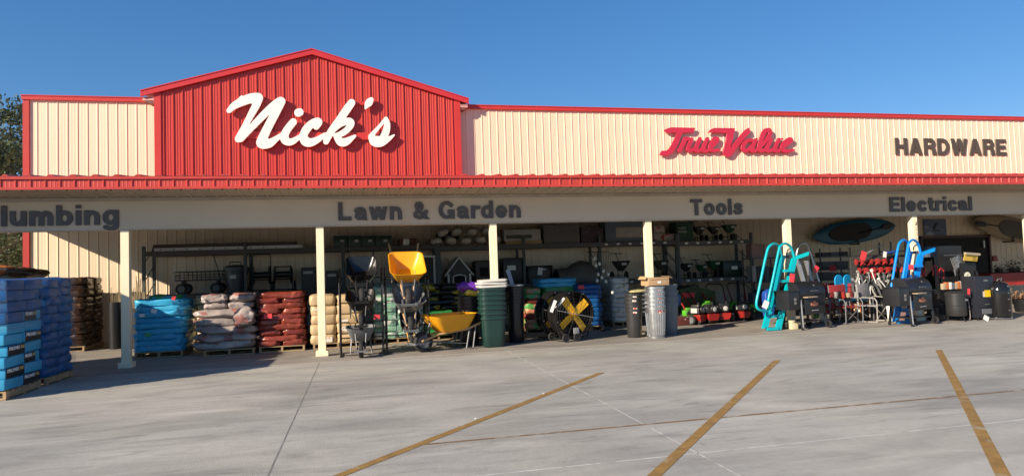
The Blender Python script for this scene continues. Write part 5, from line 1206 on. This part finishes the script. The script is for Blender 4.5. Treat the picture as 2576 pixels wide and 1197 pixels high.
m = MB(); m.tube([(-.3, 0, 0), (.1, 0, .18), (.22, 0, .2)], .018, 7); o = m.build('bent_handle', M('handle_gray', (.36, .36, .35), .4, .5), loc=at(2205, 637, 14.5)); tag(o, 'bent grey handle above the red clamps', 'handle')
m = MB(); m.tube([(-.2, 0, 0), (.18, 0, .03)], .035, 8); o = m.build('blue_roll', M('roll_blue', (.02, .06, .25), .5), loc=at(2240, 636, 14.5)); tag(o, 'dark blue roll beside the bent handle', 'roll')
# goods behind the blue ladder and the hanging-utensil stand
p = at(2395, 700, 14.0); t = thing('utensil_stand', 'dark stand with silver grilling utensils hanging in a fan', 'stand', (p.x, 14.0, .006))
m = MB(); m.box(-.34, .34, 0, .05, .1, 1.78); m.box(-.36, .36, -.25, .25, .04, .1); m.build('panel', blackm, t, smooth=False)
m = MB(); m.tube([(-.3, -.1, 1.55), (.3, -.1, 1.55)], .008, 6); m.build('hang_rail', zinc, t)
for k in range(11):
    m = MB(); x = -.16 + k * .033; m.tube([(0, 0, .2), (.01, -.02, -.1)], .008, 5); m.box(-.022, .022, -.03, -.02, -.24, -.08)
    o = m.build('grill_utensil', M('chrome', (.62, .62, .62), .2, .9, var=.1), loc=(p.x + x + .05, 13.86, 1.34 - abs(k - 6) * .01), rot=(0, -.25 + k * .05, 0)); tag(o, 'silver grill utensil hanging in the fan on the dark stand', 'utensil', 'silver grill utensils')
sg_ = thing('yellow_sign', 'yellow sign board with pale top strip above the utensils', 'sign', at(2442, 648, 13.6)); m = MB(); m.box(-.20, .20, -.01, .01, -.08, .075); m.build('board', M('sign_yellow', (.58, .38, .06), .5), sg_, rot=(.25, .08, 0), smooth=False); m = MB(); m.box(-.215, .215, -.05, .02, .078, .125); m.build('top_strip', M('strip_tan', (.42, .36, .26), .5), sg_, rot=(.25, .08, 0), smooth=False); m = MB(); m.box(.04, .15, -.014, -.0101, .0, .015); m.box(.06, .17, -.014, -.0101, -.05, -.035); m.build('print', black, sg_, rot=(.25, .08, 0), smooth=False)
p = at(2440, 720, 13.75); t = thing('wall_clock_stand', 'black stand carrying round thermometers right of the utensils', 'stand', (p.x, 13.75, .006)); m = MB(); m.box(-.22, .22, 0, .05, .05, 1.35); m.box(-.25, .25, -.15, .2, 0, .05); m.build('panel', blackm, t, smooth=False)
def dial(px, py, Y, r, label, rz=0):
    q = at(px, py, Y); t = thing('dial_thermometer', label, 'thermometer', q, rz, 'round dial thermometers')
    m = MB(); m.lathe([(.001, .02), (r * 1.1, .02), (r * 1.1, -.018), (r, -.02), (r * .98, -.012), (.001, -.0119)], n=28, axis='y'); m.build('case', blackm, t)
    m = MB(); m.lathe([(.001, -.0135), (r * .96, -.0132), (r * .96, -.0125)], n=28, axis='y'); f = m.build('dial_face', M('dial_cream', (.72, .66, .52), .5, var=.06), t)
    m = MB(); m.box(-.004, .004, -.017, -.014, -r * .5, r * .6, rot=(0, .7, 0)); m.build('hand', black, f, smooth=False)
dial(2432, 694, 13.5, .105, 'large round cream thermometer facing the lot'); dial(2455, 690, 13.62, .09, 'round thermometer turned aside, right of the large one', radians(60)); dial(2438, 749, 13.4, .095, 'round white thermometer hung low by the smoker barrel', radians(30))
for k in range(9):
    m = MB(); m.box(-.045, .045, -.04, .04, 0, random.uniform(.14, .2), bev=.006); o = m.build('spice_packet', [M('pack_tan', (.45, .36, .24), .5), M('pack_orange', (.52, .16, .05), .5), whitep, M('pack_slate', (.10, .14, .18), .5)][k % 4], loc=(at(2375 + k * 7.4, 725, 13.7).x, 13.72, .72)); tag(o, 'small packet standing in the row above the smoker barrel', 'packet', 'packets above the smoker barrel')
m = MB(); m.box(-.5, .5, -.1, .15, .0, .69); o = m.build('display_bench', black, loc=(at(2400, 760, 13.8).x, 13.82, .01)); tag(o, 'black bench behind the smoker barrel carrying small packets', 'bench')
X = at(2403, 808, 13.2).x; t = thing('barrel_smoker', 'grey black upright barrel smoker on short legs', 'smoker', (X, 13.15, .006))
gs = M('smoker_gray', (.032, .032, .034), .38, .1, var=.1); m = MB(); m.lathe([(.001, .12), (.2, .12), (.215, .14), (.215, .36), (.222, .365), (.215, .37), (.215, .62), (.001, .62)], n=32); m.build('barrel', gs, t)
m = MB(); m.lathe([(.228, .6), (.228, .65), (.15, .69), (.001, .70)], n=32); m.build('lid', gs, t); m = MB()
for k in range(3): a = k * 2.1 + .6; m.tube([(.16 * cos(a), .16 * sin(a), .13), (.21 * cos(a), .21 * sin(a), .0)], .014, 6)
m.build('legs', blackm, t); m = MB(); m.tube([(.215, -.05, .5), (.29, -.06, .52), (.30, -.08, .1), (.26, -.1, .02)], .014, 6); m.build('hose', M('hose_gray', (.2, .17, .15), .5), t)
t2 = sticker(t, .07, -.222, .5, .08, .05, M('plate_dull', (.16, .16, .17), .4), 'badge'); tagcard(2437, 733, 13.0, .07, .14, 'red and white tag beside the barrel smoker', redp, ry=.1)
A, B = at(2457, 760, 13.0), at(2501, 760, 13.0); hw = (B.x - A.x) / 2
t = thing('vertical_smoker', 'dark blue grey cabinet smoker with yellow energy sticker', 'smoker', ((A.x + B.x) / 2, 13.0, .006)); cab = M('cabinet_navy', (.018, .02, .028), .4, var=.1)
m = MB(); m.box(-hw, hw, 0, .4, .05, 1.03, bev=.012); m.build('cabinet', cab, t); m = MB(); m.box(-hw + .01, hw - .01, -.02, -.001, .30, 1.0, bev=.006); d_ = m.build('door', cab, t)
sticker(d_, .05, -.023, .62, .17, .16, M('sticker_yellow', (.72, .48, .01), .5)); sticker(d_, -.06, -.0235, .61, .05, .13, M('sticker_pale', (.6, .5, .4), .5)); sticker(d_, .02, -.0225, .93, .12, .04, zinc, 'badge')
m = MB(); m.box(-.04, .08, -.04, -.021, .36, .375); m.build('handle', zinc, d_, smooth=False); m = MB(); m.box(-.12, .18, -.012, -.001, .14, .26); m.build('vent_panel', zinc, t, smooth=False)
m = MB()
for sx in (-hw + .03, hw - .06):
    for sy in (.02, .34): m.box(sx, sx + .03, sy, sy + .03, 0, .05)
m.build('feet', blackm, t, smooth=False); tagcard(2481, 800, 12.75, .15, .11, 'crumpled white tag at the foot of the cabinet smoker', whitep, ry=.5, name='paper_tag')
X = at(2526, 800, 12.9).x; t = thing('drum_smoker', 'glossy black domed drum smoker at the right end', 'smoker', (X, 13.0, .006)); gb = M('gloss_black', (.010, .010, .011), .12, var=.1)
m = MB(); m.lathe([(.001, .06), (.235, .06), (.245, .08), (.245, .62)], n=40); m.build('drum', gb, t); m = MB(); m.lathe([(.25, .60), (.25, .66), (.235, .75), (.19, .84), (.12, .89), (.05, .905), (.001, .906)], n=40); l_ = m.build('dome_lid', gb, t)
m = MB(); m.tube([(-.05, -.02, .9), (-.05, -.05, .95), (.06, -.05, .96), (.06, -.02, .9)], .014, 6); m.build('lid_handle', zinc, l_); m = MB(); m.lathe([(.255, .02), (.26, .03), (.255, .04), (.25, .03)], n=36); m.build('foot_ring', zinc, t)
m = MB()
for k in range(4): m.tube([(.22 * cos(k * 1.57 + .4), .22 * sin(k * 1.57 + .4), .08), (.255 * cos(k * 1.57 + .4), .255 * sin(k * 1.57 + .4), 0)], .014, 6)
m.build('feet', zinc, t)
for k, z in enumerate((.78, .62, .48, .22)): m = MB(); m.lathe([(.001, -.262), (.015, -.26), (.018, -.24)], (0, 0, z), 10, axis='y'); m.build('bolt', zinc, t)
# far right: red trays with dried plants
p = at(2535, 720, 16.0); t = thing('plant_table', 'red topped plant table at the right end', 'table', (p.x + .2, 16.0, .006)); m = MB(); m.box(-1.2, 1.2, -.35, .4, .80, .98, bev=.02); m.box(-1.2, 1.2, -.365, -.351, .62, .97); m.build('tray', M('tray_red', (.30, .02, .015), .5, var=.25, scale=3), t)
m = MB()
for sx in (-1.1, 1.05):
    for sy in (-.3, .33): m.box(sx, sx + .05, sy, sy + .05, 0, .8)
m.build('legs', blackm, t, smooth=False)
dry = M('dried_leaf', (.13, .08, .045), .8, var=.4, scale=3, rand=1)
def plant(x, y, z, r, n, label):
    m = MB()
    for q in range(n):
        d = Vector((random.gauss(0, 1), random.gauss(0, .7), abs(random.gauss(0, 1)))) * r * .5; s = random.uniform(.012, .035); u = Vector((random.gauss(0, 1), random.gauss(0, 1), random.gauss(0, 1))).normalized(); v = u.orthogonal().normalized()
        m.poly([d - u * s, d + v * s * .5, d + u * s * 1.4, d - v * s * .5])
    t = thing('dried_plant', label, 'plant', (x, y, z), group='dried plants at the right end'); m.build('foliage', dry, t, smooth=False); m = MB(); m.lathe([(.001, -.01), (.08, -.01), (.11, .1), (.1, .1), (.001, .09)], n=14); m.build('pot', M('pot_brown', (.08, .05, .04), .7), t)
plant(p.x + .45, 16.1, 1.0, .42, 420, 'tall dried brown plant on the red plant table'); plant(p.x - .3, 16.0, 1.0, .25, 260, 'low dried plant on the red table behind the drum smoker'); plant(p.x + .1, 15.9, 1.0, .22, 240, 'low dried plant in the middle of the red table')
t = thing('plant_pot', 'black pot with coppery plant on the floor at the right edge', 'plant', (at(2574, 790, 14.2).x, 14.2, .006)); m = MB(); m.lathe([(.001, 0), (.17, 0), (.21, .34), (.19, .34), (.001, .3)], n=20); m.build('pot', black, t); m = MB()
for q in range(220):
    d = Vector((random.gauss(0, .14), random.gauss(0, .12), .36 + abs(random.gauss(0, .09)))); s = random.uniform(.015, .04); u = Vector((random.gauss(0, 1), random.gauss(0, 1), random.gauss(0, 1))).normalized(); v = u.orthogonal().normalized(); m.poly([d - u * s, d + v * s * .5, d + u * s * 1.4, d - v * s * .5])
m.build('foliage', M('copper_leaf', (.22, .12, .06), .6, var=.4, rand=1), t, smooth=False)
# ---- wall items
m = MB(); m.box(-.09, .09, -.05, 0, -.09, .09, bev=.01); o = m.build('fire_alarm_box', M('alarm_red', (.35, .03, .03), .4), loc=at(2501, 650, W - .04)); tag(o, 'small red alarm box on the wall right of the door', 'alarm')
def board(pxa, pya, pxb, pyb, wpx, label, m1, m2, flip):
    a, b = at(pxa, pya, W - .28), at(pxb, pyb, W - .28); L_ = (b - a).length; ang = atan2(b.z - a.z, b.x - a.x)
    t = thing('paddle_board', label, 'paddle board', (a + b) / 2, group='paddle boards hung on the wall', rot=(0, -ang, 0)); hw = wpx
    m = MB(); loops = []; nS = 40
    for k in range(nS + 1):
        f = -1 + 2 * k / nS; wv = hw * max(.02, (1 - abs(f) ** 2.4)) ** .62; th_ = .055 * max(.15, (1 - abs(f) ** 6)); rock = .10 * abs(f) ** 3
        loops.append([(f * L_ / 2, th_ * sin(q) * .9 - 0 + rock * 0, wv * cos(q)) for q in np.linspace(0, 2 * pi, 18, endpoint=False)])
    m.loft(loops); m.build('board', m1, t)
    m = MB(); loops = []
    c0, c1 = (-.66, .38) if not flip else (-.38, .72)
    for k in range(22):
        f = c0 + (c1 - c0) * k / 21; g_ = -1 + 2 * k / 21; wv = hw * .74 * max(.05, (1 - abs(g_) ** 4)) ** .5 * (1 - abs(f) ** 2.4) ** .5
        loops.append([(f * L_ / 2, -.062, -wv), (f * L_ / 2, -.062, wv), (f * L_ / 2, -.045, wv), (f * L_ / 2, -.045, -wv)])
    m.loft(loops); m.build('deck_pad', m2, t)
    m = MB(); m.box(-.03, .03, -.10, .27, -hw - .06, -hw - .02); m.box(-.03, .03, -.10, -.07, -hw - .06, -hw + .12); m.build('wall_hook', blackm, t, smooth=False)
    return t, L_
t, L_ = board(2047, 597, 2252, 568, .37, 'blue paddle board with black pad hung on the wall', M('board_blue', (.01, .13, .22), .4), M('pad_black', (.02, .02, .024), .7), False)
def paddle(c, ang, L_, label, flip=1):
    t = thing('paddle', label, 'paddle', c, rot=(0, ang, 0), group='paddles tied on the boards'); m = MB(); m.tube([(-L_ / 2, 0, 0), (L_ / 2, 0, 0)], .014, 6); m.build('shaft', blackm, t); m = MB(); x = flip * L_ / 2
    m.loft([[(x, -.008, -.02), (x, -.008, .02), (x, .008, .02), (x, .008, -.02)], [(x + flip * .12, -.008, -.09), (x + flip * .12, -.008, .09), (x + flip * .12, .006, .09), (x + flip * .12, .006, -.09)], [(x + flip * .36, -.006, -.09), (x + flip * .36, -.006, .09), (x + flip * .36, .006, .09), (x + flip * .36, .006, -.09)], [(x + flip * .44, -.006, -.04), (x + flip * .44, -.006, .04), (x + flip * .44, .006, .04), (x + flip * .44, .006, -.04)]]); m.build('blade', blackm, t)
paddle(at(2190, 580, W - .38), -.19, .9, 'black paddle tied across the blue paddle board')
t, L_ = board(2449, 556, 2640, 596, .40, 'tan paddle board with grey pad hung on the wall at right', M('board_tan', (.33, .25, .14), .5), M('pad_gray', (.10, .09, .085), .7), True)
paddle(at(2500, 567, W - .38), .12, .55, 'dark paddle tied across the tan paddle board', -1)
a, b = at(2323, 552, W - .05), at(2381, 592, W - .05); t = thing('wall_poster', 'blue poster of a rider on water above the door', 'poster', ((a.x + b.x) / 2, W - .05, (a.z + b.z) / 2)); hw, hh_ = (b.x - a.x) / 2, (a.z - b.z) / 2
m = MB(); m.box(-hw, hw, -.01, .01, -hh_, hh_); m.build('print', M('poster_water', (.10, .14, .24), .5, var=.3, scale=1.6, col2=(.26, .28, .34), amt=.54, stretch=(1, 1, 3)), t, smooth=False)
m = MB(); m.tube([(-hw * .1, -.014, -.05), (0, -.014, .1), (hw * .2, -.014, .12)], .03, 6); m.box(-hw * .3, hw * .4, -.016, -.011, -.13, -.08); m.build('figure', M('poster_dark', (.03, .035, .05), .5), t, smooth=False)
# shelves between the tillers and the chairs
def shelf_unit(pxa, pxb, Y, zs, label, d=.45, hgt=None):
    a, b = at(pxa, 700, Y), at(pxb, 700, Y); t = thing('steel_shelf', label, 'shelf', ((a.x + b.x) / 2, Y, .006), group='steel shelves'); hw = (b.x - a.x) / 2
    m = MB()
    for z in zs: m.box(-hw, hw, 0, d, z - .03, z)
    m.build('shelf_board', shelfg, t, smooth=False); m = MB()
    for sx in (-hw - .03, hw + .001):
        for sy in (0, d - .03): m.box(sx, sx + .029, sy, sy + .03, 0, max(zs) + .25)
    m.build('posts', shelfg, t, smooth=False); return t, hw
def goods(pxa, pxb, Y, z, n, h, mats, name, label, cat, group):
    a, b = at(pxa, 700, Y).x, at(pxb, 700, Y).x; wv = (b - a) / n
    for k in range(n):
        hh_ = h * random.uniform(.75, 1.05); m = MB(); m.box(-wv * .46, wv * .46, 0, .3, 0, hh_, bev=.006); o = m.build(name, mats[k % len(mats)], loc=(a + wv * (k + .5), Y + .04, z + .001)); tag(o, f'{label}, {ORD[k] if k else "first"} from left', cat, group)
shelf_unit(1893, 1962, 17.4, (.3, .95, 1.65), 'grey shelf with boxes left of the teal ladder')
pk_ = M('box_pinkish', (.34, .20, .18), .6, var=.1); wb = M('box_pale', (.40, .38, .35), .6, var=.1); db = M('box_dark', (.05, .05, .055), .6, var=.2); bb_ = M('box_slate', (.10, .14, .17), .6, var=.2)
goods(1895, 1960, 17.4, 1.66, 2, .42, [pk_, wb], 'shelf_box', 'pale pink box on the top of the grey shelf', 'box', 'boxes on the grey shelf')
goods(1895, 1960, 17.4, .96, 6, .45, [wb, db, db, bb_, db, wb], 'shelf_box', 'box on the middle of the grey shelf', 'box', 'boxes on the grey shelf middle')
goods(1895, 1960, 17.4, .31, 4, .42, [bb_, db, M('box_yellowish', (.35, .28, .12), .6), db], 'shelf_box', 'box on the bottom of the grey shelf', 'box', 'boxes on the grey shelf bottom')
shelf_unit(2068, 2142, 17.0, (.4, .95, 1.25, 1.62), 'dark wire shelf with grey bins behind the red chairs')
gb_ = M('bin_slate', (.13, .14, .15), .6, var=.15)
goods(2072, 2140, 17.0, 1.26, 2, .24, [gb_], 'parts_bin', 'grey bin on the upper wire shelf', 'bin', 'grey bins on the upper wire shelf'); goods(2072, 2140, 17.0, .96, 2, .2, [gb_, bb_], 'parts_bin', 'grey bin on the lower wire shelf', 'bin', 'grey bins on the lower wire shelf'); goods(2072, 2140, 17.0, .41, 2, .4, [pk_, M('box_rose', (.26, .08, .08), .6)], 'shelf_box', 'rose box at the bottom of the wire shelf', 'box', 'rose boxes on the wire shelf'); goods(2072, 2140, 17.0, 1.63, 3, .12, [db, gb_], 'parts_bin', 'low tray on top of the wire shelf', 'bin', 'trays on top of the wire shelf')
tagcard(2095, 675, 16.9, .22, .16, 'dim red card on the wire shelf')
o = stack('camp_chair_bag', 'blue camp chair bag standing behind the teal ladder', 'bag', None, at(1925, 740, 14.6).x, at(1947, 740, 14.6).x, 14.6, 14.8, .3, 1, .46, 1, [M('nylon_blue', (.015, .07, .33), .5)], wr=.01, ez=.4)
shelf_unit(2248, 2312, 15.6, (.5, 1.0, 1.4, 1.72), 'dark rack of small hardware behind the bright blue ladder')
goods(2250, 2310, 15.6, 1.41, 6, .2, [db, wb, db, M('box_orange', (.45, .16, .04), .6), db, bb_], 'shelf_box', 'small box on the rack behind the blue ladder', 'box', 'small boxes behind the blue ladder'); goods(2250, 2310, 15.6, 1.01, 5, .26, [db, M('box_red_small', (.30, .03, .03), .6), gb_], 'shelf_box', 'box low on the rack behind the blue ladder', 'box', 'low boxes behind the blue ladder')
t, w_, h_ = boxed('blue_cover', 'folded blue grey cover on the stand in front of the door', 'cover', 2332, 618, 2412, 646, 14.6, .3, M('cover_slate', (.09, .11, .15), .6, var=.3), bev=.03)
m = MB(); m.box(-.3, .3, -.1, .2, 0, 1); m2 = m.build('cover_stand', black, loc=(t.location.x, 14.7, .006)); m2.scale = (1, 1, t.location.z - .008); tag(m2, 'black stand under the folded cover before the door', 'stand')
for k, (px, py) in enumerate(((2322, 683), (2352, 682), (2368, 690))):
    m = MB(); m.tube([(-.06, 0, -.1), (-.07, 0, .1), (0, 0, .15), (.07, 0, .1), (.06, 0, -.1)], .018, 6); o = m.build('red_hoop', M('handle_red', (.42, .02, .02), .4), loc=at(px, py, 14.0)); tag(o, f'red metal hoop above the second grill, {("left", "middle", "right")[k]}', 'hoop', 'red hoops')
# hanging white bottles and bulbs between shelf bays
for k, (px, py) in enumerate(((1499, 668), (1508, 664), (1505, 690), (1518, 682), (1514, 698), (1524, 708), (1530, 690), (1496, 650), (1541, 735), (1502, 706))):
    q = at(px, py, 15.4); t = thing('hanging_bulb', 'small white bulb hanging among the cords beside the spreader', 'bulb', q, group='white bulbs hanging by the spreader')
    m = MB(); m.lathe([(.001, -.045), (.03, -.03), (.038, 0), (.025, .035), (.014, .05), (.001, .051)], n=12); m.build('glass', M('bulb_white', (.66, .62, .52), .3), t)
    m = MB(); m.tube([(0, 0, .05), (random.uniform(-.05, .05), .02, 1.9 - q.z if q.z < 1.8 else .2)], .004, 4); m.build('cord', black, t)
t = thing('cord_stand', 'slim black stand holding the hanging white bulbs', 'stand', (at(1512, 800, 15.45).x, 15.47, .006)); m = MB(); m.tube([(0, .05, 0), (0, .05, 1.95)], .018, 8); m.tube([(-.3, .05, 1.92), (.3, .05, 1.92)], .012, 6); m.tube([(-.25, .05, .012), (.25, .05, .012)], .014, 6); m.tube([(0, -.25, .012), (0, .3, .012)], .014, 6); m.build('frame', blackm, t)
o = stack('straw_hat', 'pale yellow flat bag lying on the stickered bins', 'bag', None, at(1577, 730, 13.9).x, at(1614, 730, 13.9).x, 13.6, 13.85, .97, 1, .05, 1, [M('pale_yellow', (.45, .40, .20), .6)], wr=.02, ez=.9); o[0].name = 'flat_bag'
# small litter on the lot
for px, py in ((1367, 992), (1196, 1055)):
    g = gp(px, py); m = MB(); m.box(-.013, .012, -.008, .008, 0, .006, bev=.002); o = m.build('litter_scrap', whitep, loc=(g.x, g.y, .01), rot=(0, 0, random.random() * 3)); tag(o, 'tiny white scrap lying on the concrete lot', 'litter', 'white scraps on the lot')

for k in range(16):
    px, py = 2092 + (k % 8) * 10 + random.uniform(-3, 3), 742 + (k // 8) * 26
    q = at(px, py, 14.15 + .2 * (k // 8)); m = MB(); h = random.uniform(.1, .2); m.box(-.035, .035, -.03, .03, -h / 2, h / 2, bev=.01)
    o = m.build('boxed_good', [M('good_maroon', (.16, .02, .02), .5), M('good_silver', (.40, .39, .37), .4, .3), black, M('good_red', (.42, .04, .03), .5), M('good_tan', (.42, .30, .20), .5)][k % 5], loc=q, rot=(0, random.uniform(-.4, .4), 0)); tag(o, 'small boxed good hung on the wire screen among the red chairs', 'box', 'small goods on the wire screen')
p = at(2128, 770, 14.4); t = thing('wire_screen', 'black wire screen holding small goods behind the first grill', 'screen', (p.x, 14.45, .006)); m = MB()
for k in range(9): m.tube([(-.42 + k * .105, 0, 0), (-.42 + k * .105, 0, .85)], .006, 5)
for z in (.05, .25, .45, .65, .84): m.tube([(-.44, 0, z), (.44, 0, z)], .006, 5)
m.tube([(-.42, -.2, .012), (-.42, .2, .012)], .01, 5); m.tube([(.42, -.2, .012), (.42, .2, .012)], .01, 5); m.build('mesh', blackm, t)

dup(c2, (at(2128, 786, 14.0).x, 14.0, .006), (0, 0, radians(8)), 'red folding chair nearest the first grill, in front of the blue chair backs')
dup(c2, (at(2080, 782, 14.9).x, 14.9, .006), (0, 0, radians(-20)), 'red folding chair mostly hidden by the first grill')
for k in range(22):
    px, py = 2152 + (k % 8) * 11.5 + random.uniform(-4, 4), 696 + (k // 8) * 17 + random.uniform(-3, 3)
    q = at(px, py, 14.35); m = MB(); L_ = random.uniform(.10, .22); m.tube([(0, 0, -L_), (random.uniform(-.04, .04), -.01, 0), (0, 0, L_ * .8)], random.uniform(.012, .026), 6); m.box(-.028, .028, -.02, .02, L_ * .6, L_ * .9)
    o = m.build('hand_tool', [MATS['tool_pale'], zinc, MATS['tool_dark'], MATS['good_silver'], whitep][k % 5], loc=q, rot=(0, random.uniform(-.8, .8), 0)); tag(o, 'small grey tool hanging below the red clamps', 'tool', 'grey tools on the display')
for k in range(12):
    px = 2262 + k * 5.5; q = at(px, 668 + (k % 3) * 10, 14.2); m = MB(); m.box(-.03, .03, -.02, .02, -.07, .07, bev=.008)
    o = m.build('boxed_good', [black, MATS['good_red'], whitep, MATS['good_tan'], MATS['pack_slate']][k % 5], loc=q); tag(o, 'small packaged good hung behind the bright blue ladder', 'box', 'packaged goods behind the blue ladder')
p = at(2292, 690, 14.25); m = MB(); m.box(-.32, .32, 0, .03, 0, 1.55); m.box(-.34, .34, -.2, .2, 0, .04); o = m.build('pegboard', MATS['panel_dark'], loc=(p.x, 14.24, .006)); tag(o, 'dark pegboard stand behind the bright blue ladder', 'stand')
for k, (px, lab) in enumerate(((2352, 'dark tool case on the floor left of the barrel smoker'), (2366, 'second dark tool case on the floor beside the barrel smoker'))):
    m = MB(); m.box(-.09, .09, -.15, .15, 0, .32 + .08 * k, bev=.02); m.tube([(-.04, 0, .32 + .08 * k), (-.03, 0, .38 + .08 * k), (.03, 0, .38 + .08 * k), (.04, 0, .32 + .08 * k)], .01, 6); o = m.build('tool_case', [black, MATS['motor_gray']][k], loc=(at(px, 800, 13.5).x, 13.5, .006)); tag(o, lab, 'case')
m = MB(); m.box(-.14, .14, -.1, .1, 0, .2, bev=.01); o = m.build('carton', MATS['box_pinkish'], loc=(at(2262, 806, 13.9).x, 13.9, .006)); tag(o, 'small pinkish carton on the floor behind the second grill', 'carton')
m = MB(); m.tube([(-.1, 0, .0), (-.12, .02, .55), (-.06, .03, .66)], .05, 9); o = m.build('white_pipe_roll', whitep, loc=(at(2248, 800, 13.7).x, 13.7, .03)); tag(o, 'white wrapped roll standing beside the grey director chair', 'roll')

dup(t1, (at(1786, 808, 15.75).x, 15.78, .006), (0, 0, radians(10)), 'red garden tiller squeezed between the turned one and the middle one')
lime = M('lime_green', (.10, .42, .03), .45)
for k, (px, py, Y, lab) in enumerate(((1728, 786, 15.8, 'lime green engine cover left of the tillers'), (1776, 768, 15.9, 'lime green housing behind the turned tiller'), (1842, 770, 16.3, 'lime green strimmer head between the tillers'), (1888, 776, 16.2, 'lime green cover right of the last tiller'))):
    t = thing('power_tool', lab, 'tool', (at(px, py, Y).x, Y, .006)); z = max(.12, at(px, py, Y).z)
    m = MB(); m.box(-.1, .1, -.09, .09, z - .09, z + .06, bev=.03); m.box(-.06, .07, -.11, .05, z + .061, z + .12, bev=.02); m.build('cover', lime, t)
    m = MB(); m.lathe([(.001, -.105), (.05, -.104), (.06, -.0915)], (0, 0, z - .02), 14, axis='y'); m.box(-.09, .09, -.08, .08, .0, z - .0905, bev=.01); m.build('engine', eng, t)
